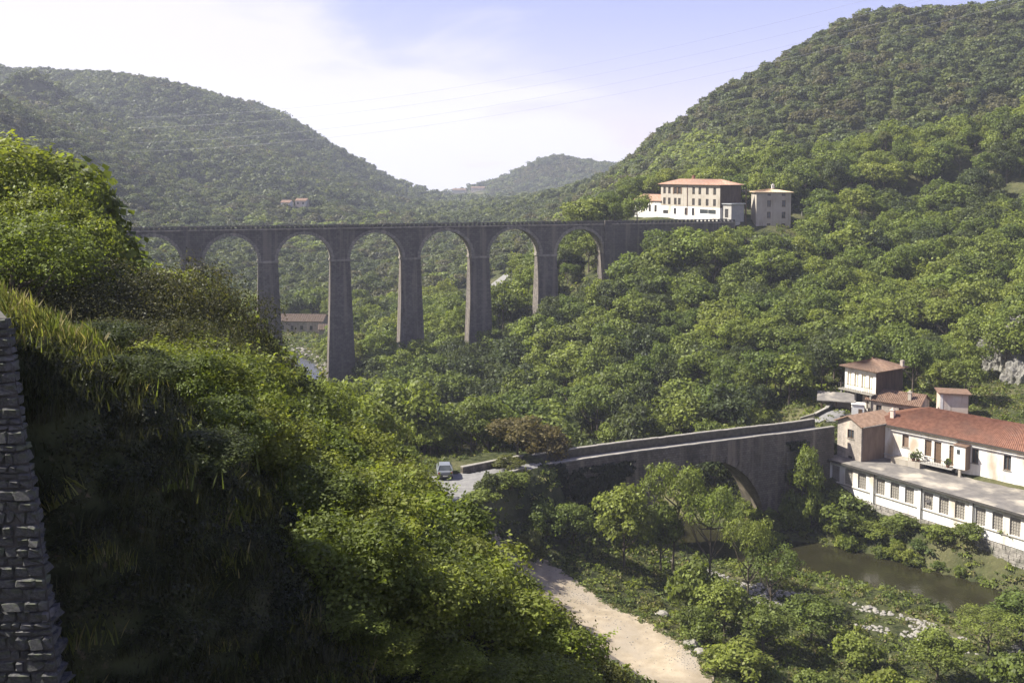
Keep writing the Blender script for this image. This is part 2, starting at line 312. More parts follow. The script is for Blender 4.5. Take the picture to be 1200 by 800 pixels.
# ---------------------------------------------------------------- terrain
RIVER = [(-330, 300, -43.5), (-200, 285, -43.8), (-140, 276, -44), (-95, 266, -44), (-66, 255, -44.2), (-50, 235, -44.5), (-41, 207, -44.8), (-28, 186, -45.3), (-8, 168, -46), (8, 153, -46.5),
         (17, 140, -47), (22, 131, -47.3), (27, 125.5, -47.5), (35, 124, -47.5), (42.5, 120, -47.5), (50, 113.5, -47.5), (55, 106, -47.5), (63, 97, -47.6), (76, 88, -47.8), (100, 75, -48), (160, 60, -48.5)]
PTS = [
 # camera bank and embankment
 (0, 0, -2.4), (-3, -4, -1.9), (-10, -6, -1.7), (6, -3, -6), (12, 0, -12), (2, 4, -6.5), (-1, 7, -8), (-4, 3, -6.5), (-7, 4, -7.5), (-7, 8, -8), (-7, 11.5, -8), (-11, 11.5, -7.5), (-12, 6, -6), (-13, 14.5, -1.6), (-9.5, 14.5, -1.9), (-22, 12, 0), (-30, 10, 2), (-40, -20, 4), (0, -30, -4), (25, -20, -20),
 (-5, 6, -7.5), (-4.8, 10, -7.6), (-6.9, 13.6, -3.0), (-7.6, 15, -2.3), (-4.5, 14, -6.4), (-2, 14, -8.6), (1, 14, -10.8), (5, 12, -14),
 (-8.5, 20, -3.5), (-6.2, 20, -5.4), (-3, 20, -8.6), (1, 20, -11.4), (6, 20, -17), (-8.9, 24, -5.3), (-6, 25, -8), (-2, 25, -11), (3, 25, -16), (10, 24, -22),
 (-12, 20, -3), (-13, 26, -4.5), (-18, 30, -4), (-12, 32, -7.5), (-8, 32, -9.5), (-3, 35, -13.5), (5, 35, -21), (14, 35, -28),
 (-30, 35, -1), (-22, 45, -6), (-15, 45, -11.5), (-5, 50, -20), (5, 50, -27), (15, 50, -31), (-40, 60, -5), (-25, 65, -14), (-12, 70, -22), (-2, 72, -29), (8, 70, -35), (20, 66, -41), (30, 60, -44.5),
 (-55, 100, -12), (-35, 95, -19), (-20, 92, -26), (-10, 92, -31), (2, 88, -39), (10, 78, -41), (20, 78, -44.5),
 # road and track
 (-5.4, 109, -33.5), (-8, 104, -33.3), (-10, 112, -33.3), (-7, 116, -33.4), (0, 117.5, -33.6), (-16, 110, -31.5), (-14, 98, -30),
 (-2.2, 106, -38), (3.4, 101, -41), (9.4, 93.6, -42.5), (15.8, 86, -43), (-1, 100, -38.5), (3, 93, -41.5), (9, 86, -43), (7, 102, -41.8), (14, 94, -43), (24, 78, -44.6), (0, 111, -37), (4, 109, -39.3), (11, 116, -42.5),
 (20, 112, -45), (17, 102, -44.5), (28, 115, -46.7), (30, 105, -46.6), (40, 108, -46.8), (38, 98, -46.6), (46, 97, -46.6), (25, 95, -46), (40, 85, -46.5), (56, 82, -46.6), (30, 75, -46), (45, 60, -47), (80, 60, -47.5),
 # left mid slope
 (-28, 120, -30), (-32, 150, -36), (-20, 150, -41), (-12, 130, -37), (-40, 180, -41), (-58, 190, -34), (-55, 150, -28), (-75, 150, -20), (-90, 195, -20), (-110, 180, -8), (-160, 150, 20), (-75, 205, -26), (-90, 60, 15), (-160, 60, 40), (-200, 0, 45),
 (-14, 150, -43), (-1, 140, -40), (5, 133, -42), (-2, 124, -36), (12, 128, -44),
 # behind the stone bridge, right slope
 (30, 150, -41), (30, 140, -45), (40, 140, -40), (43, 142, -36), (48, 143.5, -34.6), (50, 151, -33.6), (42, 158, -35), (24, 160, -41), (30, 172, -36), (12, 175, -42), (0, 190, -42), (-15, 205, -43), (-20, 215, -42.5), (-5, 212, -41), (4, 212, -37), (14, 212, -32), (21, 214, -28),
 (28, 190, -32), (33, 200, -28.5), (36, 214, -22), (46, 218, -20.5), (58, 175, -33), (55, 163, -34.5), (70, 160, -33), (66, 205, -26), (78, 235, -16), (58, 225, -19), (52, 230, -16), (60, 236, -14.5),
 (97, 200, -24), (85, 170, -30), (78, 150, -33), (116, 240, -12), (100, 160, -22), (130, 190, -8), (120, 120, -28), (150, 100, -20), (200, 60, -10), (110, 90, -42), (170, 200, 10),
 (48, 147, -35.2), (50, 141, -39.6), (56, 141, -39), (62, 135, -35.4), (66, 143, -34.6), (80, 132, -35),
 (50, 133, -41), (58, 121, -41), (40, 131, -46), (46, 124, -46.6), (54, 115, -46.6), (60, 108, -46.7), (70, 112, -41), (85, 110, -40),
 # railway platform and hill foot
 (30, 232, -14), (44, 236, -13.5), (40, 252, -12.0), (56, 246, -12.2), (35, 262, -11.8), (25, 245, -13.5), (66, 246, -11.5), (83, 252, -9.6), (84, 246, -12), (105, 258, -7.5), (118, 258, -4),
 (20, 235, -17), (15, 250, -18),
 (26, 280, -11), (45, 275, -6), (70, 272, -2), (100, 275, 6), (140, 270, 14),
 # valley beyond the viaduct
 (-40, 225, -44), (-30, 235, -43), (-57, 272, -43.6), (-70, 280, -43.5), (-100, 240, -38), (-90, 285, -43), (-20, 260, -41.5), (-10, 300, -40.5), (-6, 330, -38), (2, 330, -35), (10, 350, -30), (22, 300, -24), (12, 270, -28), (30, 330, -18),
]
def PX(px, py, Y, dh=0):
    x, y, z = W(px, py, Y); PTS.append((x, y, z - dh))
for a in [
 (350, 345, 345, 3), (290, 330, 350, 4), (350, 300, 420, 5), (260, 300, 400, 5), (430, 330, 330, 5), (500, 330, 360, 5), (345, 240, 560, 1), (430, 290, 480, 5), (530, 300, 440, 5), (590, 290, 400, 4), (530, 262, 640, 5), (620, 258, 520, 5),
 (0, 85, 470, 16), (60, 138, 480, 10), (120, 185, 490, 5), (180, 226, 500, 5), (200, 262, 430, 5), (100, 230, 420, 5), (0, 170, 400, 5), (-100, 60, 470, 10), (0, 112, 640, 5), (50, 120, 640, 5), (-120, 96, 640, 5), (-300, 20, 520, 5), (-150, 170, 330, 5),
 (20, 95, 800, 13), (60, 84, 830, 13), (150, 84, 850, 12), (200, 91, 860, 12), (260, 114, 880, 11), (330, 145, 900, 10), (400, 180, 930, 8), (440, 201, 960, 12), (480, 222, 1000, 14), (520, 235, 900, 8), (100, 150, 700, 5), (200, 160, 700, 5), (300, 190, 720, 5), (400, 225, 740, 5), (250, 225, 600, 5), (-200, 50, 800, 5),
 (490, 232, 1300, 5), (530, 232, 1330, 4), (570, 222, 1350, 4), (600, 209, 1380, 5), (630, 189, 1400, 5), (655, 181, 1420, 5), (685, 186, 1440, 5), (705, 196, 1450, 5), (760, 205, 1450, 5), (900, 150, 1500, 5), (1200, 60, 1500, 5), (480, 245, 850, 5), (600, 235, 850, 5), (660, 225, 1000, 5), (560, 235, 1000, 5),
 (690, 235, 430, 5), (700, 217, 500, 5), (740, 186, 480, 5), (800, 130, 455, 6), (870, 90, 445, 6), (940, 50, 440, 6), (1000, 15, 435, 6), (1050, 4, 430, 6), (1160, 3, 440, 6), (1250, -10, 450, 6), (1400, 40, 470, 6),
 (800, 195, 350, 5), (900, 160, 355, 5), (1000, 110, 360, 5), (1100, 90, 360, 5), (1200, 80, 360, 5), (860, 215, 300, 3), (1000, 190, 300, 5), (1100, 170, 300, 5), (1200, 160, 300, 5), (900, 100, 420, 6), (1100, 40, 410, 6), (760, 225, 330, 5), (1350, 100, 330, 5),
]: PX(*a)
# land falling away behind ridges
PTS += [(-250, 1050, 60), (-450, 1100, 60), (0, 1200, -60), (180, 560, 40), (60, 620, -10), (300, 560, 60), (-300, 650, 60), (-600, 500, 90), (700, 700, 60), (-60, 1600, -90), (150, 1700, -60), (-500, 2000, -100), (600, 2200, -100), (-1500, 2500, -150), (1500, 2500, -150), (-2500, 1500, 50), (2500, 1500, 50), (0, 3000, -250), (0, 2200, -150), (500, 0, 60), (-500, 0, 80), (500, 300, 90), (0, -200, 10), (1500, 300, 80), (-1500, 300, 80)]
CP = np.array(PTS, float)
def _ker(a, b):
    d2 = (a[:, None, 0] - b[None, :, 0]) ** 2 + (a[:, None, 1] - b[None, :, 1]) ** 2
    return -np.sqrt(d2 + 2.0)
def _fit():
    n = len(CP); A = np.zeros((n + 3, n + 3)); K = _ker(CP[:, :2], CP[:, :2])
    K += np.eye(n) * 0.02
    A[:n, :n] = K; P = np.c_[np.ones(n), CP[:, :2]]; A[:n, n:] = P; A[n:, :n] = P.T
    return np.linalg.solve(A, np.r_[CP[:, 2], 0, 0, 0])
_w = _fit()
RV = np.array(RIVER, float)
def seg_dist(x, y, P):
    """distance to polyline, interpolated third value"""
    best = np.full(x.shape, 1e9); val = np.zeros(x.shape)
    for a, b in zip(P[:-1], P[1:]):
        dx, dy = b[0] - a[0], b[1] - a[1]; t = np.clip(((x - a[0]) * dx + (y - a[1]) * dy) / (dx * dx + dy * dy), 0, 1)
        d = np.hypot(x - a[0] - t * dx, y - a[1] - t * dy); k = d < best
        best = np.where(k, d, best); val = np.where(k, a[2] + t * (b[2] - a[2]), val)
    return best, val
def fbm(x, y, sc, seed=0):
    """cheap value noise"""
    out = np.zeros(x.shape); amp = 1.0
    for o in range(4):
        X = x / sc * 2 ** o + seed * 17.3; Y = y / sc * 2 ** o + seed * 9.1
        xi = np.floor(X); yi = np.floor(Y); fx = X - xi; fy = Y - yi; fx = fx * fx * (3 - 2 * fx); fy = fy * fy * (3 - 2 * fy)
        def h(a, b): 
            t = np.sin(a * 127.1 + b * 311.7 + o * 31.7) * 43758.5453; return t - np.floor(t)
        v = (h(xi, yi) * (1 - fx) + h(xi + 1, yi) * fx) * (1 - fy) + (h(xi, yi + 1) * (1 - fx) + h(xi + 1, yi + 1) * fx) * fy
        out += amp * (v - .5); amp *= .5
    return out
WID = 3.2
ROADL = np.array([(-14, 96, -33.9), (-10, 103, -33.6), (-6.5, 109.5, -33.5), (-3, 114.5, -33.6), (-1, 116.5, -33.7)], float)
def HT(x, y):
    x = np.atleast_1d(np.asarray(x, float)); y = np.atleast_1d(np.asarray(y, float)); shp = x.shape
    xf = x.ravel(); yf = y.ravel(); h = np.zeros(xf.shape)
    for i in range(0, len(xf), 20000):
        q = np.c_[xf[i:i + 20000], yf[i:i + 20000]]
        h[i:i + 20000] = _ker(q, CP[:, :2]) @ _w[:-3] + _w[-3] + q @ _w[-2:]
    amp = np.clip((yf - 300) / 400, 0, 1) * 16 + np.clip((yf - 12) / 60, 0.02, 1) * .5
    far = np.clip((yf - 300) / 400, 0, 1)
    h += fbm(xf, yf, 90, 3) * far * 9 + fbm(xf, yf, 9, 5) * np.clip((yf - 10) / 60, .15, 1) * .9
    d, rv = seg_dist(xf, yf, RV)
    t = np.clip((d - WID) / 3.0, 0, 1); t = t * t * (3 - 2 * t)
    bed = rv - .9
    low = np.minimum(h, 1e9)
    h2 = bed * (1 - t) + np.maximum(h, rv + .15) * t
    near = np.clip((d - 12) / 6, 0, 1)
    h = h2 * (1 - near) + h * near
    dr, hr = seg_dist(xf, yf, ROADL); t = np.clip((dr - 4.6) / 3.5, 0, 1); t = t * t * (3 - 2 * t); h = hr * (1 - t) + h * t     # levelled road bed
    return h.reshape(shp)
def H1(x, y): return float(HT(x, y)[0])

NR, NC = 430, 280
yy = -40 + 40 * (np.exp(np.linspace(0, math.log(3100 / 40), NR)) - 1) + 0
tt = np.linspace(-1, 1, NC)
GY = np.repeat(yy[:, None], NC, 1); GX = tt[None, :] * (GY + 80) * 1.0
GH = HT(GX, GY)
# fast bilinear lookup
LY = np.log((yy + 80) / 40.0)
def hq(x, y):
    x = np.asarray(x, float); y = np.asarray(y, float)
    v = np.log((np.maximum(y, -39.5) + 80) / 40.0)
    i = np.clip(np.interp(v, LY, np.arange(NR)), 0, NR - 1.001); j = np.clip((x / (y + 80) + 1) / 2 * (NC - 1), 0, NC - 1.001)
    i0 = i.astype(int); j0 = j.astype(int); a = i - i0; b = j - j0
    return (GH[i0, j0] * (1 - a) + GH[i0 + 1, j0] * a) * (1 - b) + (GH[i0, j0 + 1] * (1 - a) + GH[i0 + 1, j0 + 1] * a) * b
def hit(px, py, y0=8, y1=1600):
    """where a sight line meets the ground: used only to choose places on the terrain"""
    Ys = np.exp(np.linspace(math.log(y0), math.log(y1), 900)); a, y, z = ray(px, py)
    X = a / y * Ys; Z = z / y * Ys; g = hq(X, Ys); k = np.argmax(Z < g)
    if Z[k] >= g[k]: k = len(Ys) - 1
    return float(X[k]), float(Ys[k]), float(g[k])
def grid_mesh(name, V, nr, nc, mat, smooth=True):
    me = bpy.data.meshes.new(name)
    idx = np.arange(nr * nc).reshape(nr, nc)
    q = np.stack([idx[:-1, :-1], idx[:-1, 1:], idx[1:, 1:], idx[1:, :-1]], -1).reshape(-1, 4)
    me.vertices.add(len(V)); me.vertices.foreach_set('co', np.asarray(V, np.float32).ravel())
    me.loops.add(q.size); me.loops.foreach_set('vertex_index', q.ravel().astype(np.int32))
    me.polygons.add(len(q)); me.polygons.foreach_set('loop_start', np.arange(0, q.size, 4, dtype=np.int32))
    me.update(calc_edges=True); me.validate()
    if smooth: me.polygons.foreach_set('use_smooth', [True] * len(me.polygons))
    me.materials.append(mat); return me
tag(obj('ground', grid_mesh('ground', np.stack([GX, GY, GH], -1).reshape(-1, 3), NR, NC, M['ground'])), kind='structure')

# river water
def strip(name, mat, path, half, zoff=0, across=8, drape=False, step=1.5, kind='structure'):
    P = np.array(path, float); d = np.r_[0, np.cumsum(np.hypot(*(P[1:, :2] - P[:-1, :2]).T))]
    n = max(2, int(d[-1] / step)); s = np.linspace(0, d[-1], n)
    C = np.stack([np.interp(s, d, P[:, k]) for k in range(P.shape[1])], -1)
    k = np.ones(5) / 5
    for c in range(2): C[2:-2, c] = np.convolve(C[:, c], k, 'valid')
    T = np.gradient(C[:, :2], axis=0); T /= np.linalg.norm(T, axis=1)[:, None]; N = np.stack([-T[:, 1], T[:, 0]], -1)
    hw = np.interp(s, d, half) if np.ndim(half) else np.full(n, half)
    u = np.linspace(-1, 1, across)
    rag = 1 + (fbm(s * 1.0, s * 0 + 3, 5, 2) * .25 if drape else 0)
    XY = C[:, None, :2] + N[:, None, :] * (u[None, :, None] * (hw * rag)[:, None, None])
    Z = hq(XY[..., 0], XY[..., 1]) + zoff if drape else np.repeat(C[:, 2:3], across, 1) + zoff
    V = np.concatenate([XY, Z[..., None]], -1).reshape(-1, 3)
    return tag(obj(name, grid_mesh(name, V, n, across, mat)), kind=kind)
strip('river', M['water'], RIVER, 5.6)

# ---------------------------------------------------------------- gravel yard, roads
def clip_poly_drape(name, mat, poly, zoff, step=1.0, kind='structure'):
    """polygon (x, y) cut into a grid and laid on the ground"""
    P = np.array(poly); x0, y0 = P.min(0); x1, y1 = P.max(0)
    nx = int((x1 - x0) / step) + 2; ny = int((y1 - y0) / step) + 2
    xs = x0 + np.arange(nx) * step; ys = y0 + np.arange(ny) * step
    X, Y = np.meshgrid(xs, ys)
    Xj = X + fbm(X, Y, 2.5, 7) * .8; Yj = Y + fbm(X, Y, 2.5, 8) * .8
    def inside(x, y):
        c = np.zeros(x.shape, bool); n = len(P)
        for i in range(n):
            ax, ay = P[i]; bx, by = P[(i + 1) % n]
            k = ((ay > y) != (by > y)) & (x < (bx - ax) * (y - ay) / (by - ay + 1e-12) + ax); c ^= k
        return c
    I = inside(X, Y)
    mb = MB(); Z = hq(Xj, Yj) + zoff
    vid = {}
    for j in range(ny - 1):
        for i in range(nx - 1):
            if I[j, i] and I[j, i + 1] and I[j + 1, i] and I[j + 1, i + 1]:
                q = []
                for (a, b) in ((j, i), (j, i + 1), (j + 1, i + 1), (j + 1, i)):
                    if (a, b) not in vid: vid[(a, b)] = len(mb.v); mb.v.append((Xj[a, b], Yj[a, b], Z[a, b]))
                    q.append(vid[(a, b)])
                mb.f.append(tuple(q))
    return tag(mb.build(name, mat, smooth=True), kind=kind)
def inpoly(x, y, P):
    c = False; n = len(P)
    for i in range(n):
        ax, ay = P[i]; bx, by = P[(i + 1) % n]
        if (ay > y) != (by > y) and x < (bx - ax) * (y - ay) / (by - ay) + ax: c = not c
    return c
TRACK = [hit(a, b, 60)[:2] for a, b in [(566, 622), (600, 628), (606, 650), (640, 655), (668, 673), (705, 700), (750, 722), (800, 752), (835, 790), (850, 830), (690, 830), (640, 770), (600, 740), (590, 700), (570, 660), (552, 640)]]
clip_poly_drape('gravel_track', M['gravel'], TRACK, .07, .3)
ROADP = [hit(a, b, 60)[:2] for a, b in [(500, 558), (545, 556), (600, 548), (640, 546), (630, 553), (592, 561), (566, 570), (552, 592), (520, 600), (490, 600), (480, 570)]]
clip_poly_drape('asphalt_road', M['asphalt'], ROADP, .10, .3)

# ---------------------------------------------------------------- viaduct
def build_viaduct():
    ang = R(16); Z0 = -45.0
    root = empty('railway_viaduct', (0, 215, Z0), ang, 'tall dark stone railway viaduct with seven round arches crossing the whole valley', 'viaduct')
    zd = -11.75 - Z0; zs = -17.9 - Z0; D = 3.8
    rights = [-62.1, -48.2, -34.0, -19.6, -5.0, 9.9]; wid = [4.3, 3.7, 3.7, 3.7, 3.7, 3.7]
    ops = [(-77.0, -66.4)]
    for i in range(6):
        l = rights[i]; r = (rights[i + 1] - wid[i + 1]) if i < 5 else 20.6
        ops.append((l, r))
    # spandrel body
    mb = MB(); N = 28
    def quadf(y, xa, xb, za0, za1, z1, flip):
        vs = [(xa, y, za0), (xb, y, za1), (xb, y, z1), (xa, y, z1)]
        mb.add(vs, [(0, 1, 2, 3) if not flip else (3, 2, 1, 0)])
    solid = []; prev = -100.0
    for (a, b) in ops: solid.append((prev, a)); prev = b
    solid.append((prev, 52.0))
    for k, (a, b) in enumerate(solid):
        z0 = zs
        if k == 0: z0 = zs - 12
        if k == len(solid) - 1: z0 = zs - 14
        mb.box(a, b, 0, D, z0, zd)
    for (a, b) in ops:
        c = (a + b) / 2; r = (b - a) / 2
        th = [math.pi - math.pi * i / N for i in range(N + 1)]
        P = [(c + r * math.cos(t), zs + r * math.sin(t)) for t in th]
        for (xa, za), (xb, zb) in zip(P[:-1], P[1:]):
            quadf(0, xa, xb, za, zb, zd, False); quadf(D, xa, xb, za, zb, zd, True)
            mb.add([(xa, 0, za), (xb, 0, zb), (xb, D, zb), (xa, D, za)], [(0, 3, 2, 1)])
            mb.add([(xa, 0, zd), (xb, 0, zd), (xb, D, zd), (xa, D, zd)], [(0, 1, 2, 3)])
    mb.build('spandrel_wall', M['viaduct'], root)
    # arch rings: voussoirs joined, slightly proud
    for (a, b) in ops:
        c = (a + b) / 2; r = (b - a) / 2; m = MB(); NV = 27
        for i in range(NV):
            t0 = math.pi * i / NV + .006; t1 = math.pi * (i + 1) / NV - .006; ri = r - .04; ro = r + .55 + (.06 if i % 2 else 0)
            p = []
            for y in (-.07, D + .07):
                p.append([(c + q * math.cos(t), y, zs + q * math.sin(t)) for q, t in ((ri, t0), (ro, t0), (ro, t1), (ri, t1))])
            m.hexa(p[0] + p[1])
        m.build('arch_ring', M['viaduct_light'], root)
    for r, w in zip(rights, wid):
        l = r - w; cx = (l + r) / 2
        # ground under the pier
        wx = cx * math.cos(ang); wy = 215 + cx * math.sin(ang); g = H1(wx, wy) - Z0 - 2.5
        h = zs - g; b = .034 * h; bd = .030 * h
        m = MB(); 
        NS = 1
        for k in range(NS):
            f0 = k / NS; f1 = (k + 1) / NS; e0 = b * (1 - f0) + .0; e1 = b * (1 - f1); d0 = bd * (1 - f0); d1 = bd * (1 - f1)
            m.hexa([(l - e0, -d0, g + h * f0), (r + e0, -d0, g + h * f0), (r + e0, D + d0, g + h * f0), (l - e0, D + d0, g + h * f0),
                    (l - e1, -d1, g + h * f1 - .001), (r + e1, -d1, g + h * f1 - .001), (r + e1, D + d1, g + h * f1 - .001), (l - e1, D + d1, g + h * f1 - .001)])
        p = m.build('pier', M['viaduct'], root)
        MB().box(l - .18, r + .18, -.2, D + .2, zs - .35, zs + .08).build('capital', M['viaduct_light'], p)
        q = MB()   # dressed corner stones
        for cxn, sx in ((l, -1), (r, 1)):
            zc = zs - .5; k = 0
            while zc > g + .8:
                e = b * (zs - zc) / h; d = bd * (zs - zc) / h; ww = .55 if k % 2 else .85
                x0 = cxn + sx * (e + .05); x1 = x0 - sx * ww
                q.box(min(x0, x1), max(x0, x1), -d - .05, -d + .5, zc - .52, zc)
                zc -= .56; k += 1
        tag(q.build('quoins', M['viaduct'], p), kind='stuff')
    # pilasters rising to the deck at the wide pier and at the abutment
    for a, b in ((-65.9, -65.0), (-63.4, -62.5), (20.7, 22.3)):
        MB().box(a, b, -.45, .0, zs - (2 if a < 0 else 12), zd + .9).build('pilaster', M['viaduct'], root)
    MB().box(-100, 52, -.25, .22, zd + .002, zd + .25).build('cornice', M['viaduct_light'], root)
    MB().box(-100, 52, D - .22, D + .25, zd + .002, zd + .25).build('cornice', M['viaduct'], root)
    MB().box(-100, 52, .24, D - .24, zd + .003, zd + .2).build('track_bed', M['ballast'], root)
    rl = MB()
    for y in (1.2, 2.63): rl.box(-100, 52, y, y + .07, zd + .2, zd + .34)
    rl.build('rails', M['iron'], root)
    for y in (-.05, D - .1):
        m = MB(); x = -99.5
        while x < 52: m.box(x, x + .42, y, y + .16, zd + .25, zd + .62); x += .95
        m.box(-100, 52, y - .03, y + .19, zd + .62, zd + .76)
        m.build('parapet', M['gutter'], root)
    return root
build_viaduct()

# ---------------------------------------------------------------- stone road bridge
BR = [(613, 549, 116), (660, 541, 118.3), (700, 535, 120.3), (750, 528, 123), (800, 522, 125.8), (850, 515.5, 128.6), (900, 509.5, 131.4), (940, 505, 133.8), (978, 499.5, 136.4)]
def build_bridge():
    P = np.array([W(*b) for b in BR]); o = P[0].copy(); base = -48.0
    d = np.r_[0, np.cumsum(np.hypot(*(P[1:, :2] - P[:-1, :2]).T))]
    tot = d[-1]
    root = empty('road_bridge', (o[0], o[1], base), 0, 'old stone road bridge with one wide arch beside the factory', 'bridge')
    def at(s):
        return np.array([np.interp(s, d, P[:, k]) for k in range(3)]) - np.array([o[0], o[1], base])
    T = (P[-1, :2] - P[0, :2]); T /= np.linalg.norm(T); N = np.array([-T[1], T[0]])   # toward the back
    Wd = 4.2
    c = at(0); sc = np.interp(24.5, P[:, 0], d); r = 9.6; zsp = .9
    ss = sorted(set([0, tot] + list(np.linspace(0, tot, 24)) + [sc + r * math.cos(math.pi * i / 32) for i in range(33)]))
    def bot(s, side=0):
        if abs(s - sc) < r - 1e-6: return zsp + math.sqrt(max(0, r * r - (s - sc) ** 2)) * 1.08
        return zsp if abs(abs(s - sc) - r) < 1e-5 else None
    mb = MB()
    PAR = .95
    for a, b in zip(ss[:-1], ss[1:]):
        pa, pb = at(a), at(b); ta, tb = pa[2] - PAR, pb[2] - PAR
        mid = (a + b) / 2; inside = abs(mid - sc) < r
        if inside: za, zb = bot(a) , bot(b)
        else:
            za = zb = -3.0
            gx = pa[0] + o[0]; gy = pa[1] + o[1]
            za = zb = min(H1(gx, gy), H1(gx + N[0] * Wd, gy + N[1] * Wd)) - base - 3.0
        A = pa[:2]; B = pb[:2]; A2 = A + N * Wd; B2 = B + N * Wd
        mb.add([(*A, za), (*B, zb), (*B, tb), (*A, ta), (*A2, za), (*B2, zb), (*B2, tb), (*A2, ta)], [(0, 1, 2, 3), (7, 6, 5, 4), (0, 4, 5, 1), (3, 2, 6, 7)])
        if inside is False and False: pass
    for sgn in (-1, 1):      # jambs of the arch down to the bed
        p = at(sc + sgn * r); A = p[:2]; A2 = A + N * Wd
        mb.add([(*A, -3), (*A2, -3), (*A2, zsp), (*A, zsp)], [(0, 1, 2, 3)])
    mb.build('bridge_wall', M['bridge'], root)
    # arch ring
    m = MB(); NV = 30
    for i in range(NV):
        t0 = math.pi * i / NV + .008; t1 = math.pi * (i + 1) / NV - .008
        q = []
        for off in (-.08, .25):
            for rr, t in ((r - .05, t0), (r + .75, t0), (r + .75, t1), (r - .05, t1)):
                p = at(sc + rr * math.cos(t)); q.append((p[0] + N[0] * off, p[1] + N[1] * off, zsp + rr * math.sin(t) * 1.08))
        m.hexa(q)
    m.build('arch_ring', M['bridge'], root)
    # deck and parapets
    def run(name, mat, o0, o1, z0, z1, s0=0, s1=None, joint=0):
        m = MB(); s1 = s1 or tot; n = int((s1 - s0) / (joint or 1.5)); q = np.linspace(s0, s1, n + 1)
        for i, (a, b) in enumerate(zip(q[:-1], q[1:])):
            if joint: b -= .03
            pa, pb = at(a), at(b); jz = random.uniform(-.02, .03) if joint else 0
            m.hexa([(*(pa[:2] + N * o0), pa[2] + z0), (*(pb[:2] + N * o0), pb[2] + z0), (*(pb[:2] + N * o1), pb[2] + z0), (*(pa[:2] + N * o1), pa[2] + z0),
                    (*(pa[:2] + N * o0), pa[2] + z1 + jz), (*(pb[:2] + N * o0), pb[2] + z1 + jz), (*(pb[:2] + N * o1), pb[2] + z1 + jz), (*(pa[:2] + N * o1), pa[2] + z1 + jz)])
        return m.build(name, mat, root)
    run('road_surface', M['deck_road'], .4, Wd - .4, -PAR - .3, -PAR + .06)
    run('parapet', M['bridge'], .0, .4, -PAR - .02, -.10)
    run('coping', M['coping'], -.06, .44, -.10, .02, joint=1.1)
    run('parapet', M['dark_stone'], Wd - .4, Wd, -PAR - .02, .10)
    run('coping', M['coping'], Wd - .44, Wd + .06, .10, .20, joint=1.1)
    # buttress at the springing
    for s_, w_ in ((sc + r + 3.2, 1.6), (sc - r - 2.5, 1.5)):
        p = at(s_); q = at(s_ + w_)
        m = MB(); zt = p[2] - 2.6
        m.hexa([(*(p[:2] - N * 1.3), -3), (*(q[:2] - N * 1.3), -3), (*(q[:2] + N * .2), -3), (*(p[:2] + N * .2), -3),
                (*(p[:2] - N * .3), zt), (*(q[:2] - N * .3), zt), (*(q[:2] + N * .2), zt), (*(p[:2] + N * .2), zt)])
        m.build('buttress', M['bridge'], root)
    return at, o, base, N, tot
BAT, BO, BB, BN, BTOT = build_bridge()

# ---------------------------------------------------------------- buildings
WCACHE = {}
def window_meshes(w, h, style):
    k = (round(w, 2), round(h, 2), style)
    if k in WCACHE: return WCACHE[k]
    f = MB(); p = MB(); s = None; t = .07
    fm, pm = M['wood'], M['glass']
    if style == 'industrial': fm, pm = M['muntin'], M['dirty_glass']; t = .05
    if style == 'white': fm, pm = M['white_paint'], M['glass']
    if style == 'curtain': fm, pm = M['plaster_band'], M['curtain']
    if style == 'boarded': fm, pm = M['wood'], M['brown_board']
    f.box(0, t, -.04, .05, 0, h).box(w - t, w, -.04, .05, 0, h).box(t, w - t, -.04, .05, 0, t).box(t, w - t, -.04, .05, h - t, h)
    if style == 'industrial':
        for i in range(1, 4): f.box(w * i / 4 - .015, w * i / 4 + .015, -.02, .03, t, h - t)
        for i in range(1, 6):
            z = h * i / 6
            for j in range(4):
                a = w * j / 4 + (.016 if j else t); b = w * (j + 1) / 4 - (.016 if j < 3 else t); f.box(a, b, -.02, .03, z - .015, z + .015)
    elif style != 'boarded':
        f.box(w / 2 - .03, w / 2 + .03, -.03, .04, t, h - t)
    p.box(t, w - t, .04, .06, t, h - t)
    WCACHE[k] = (f.mesh('window', fm), p.mesh('pane', pm)); return WCACHE[k]
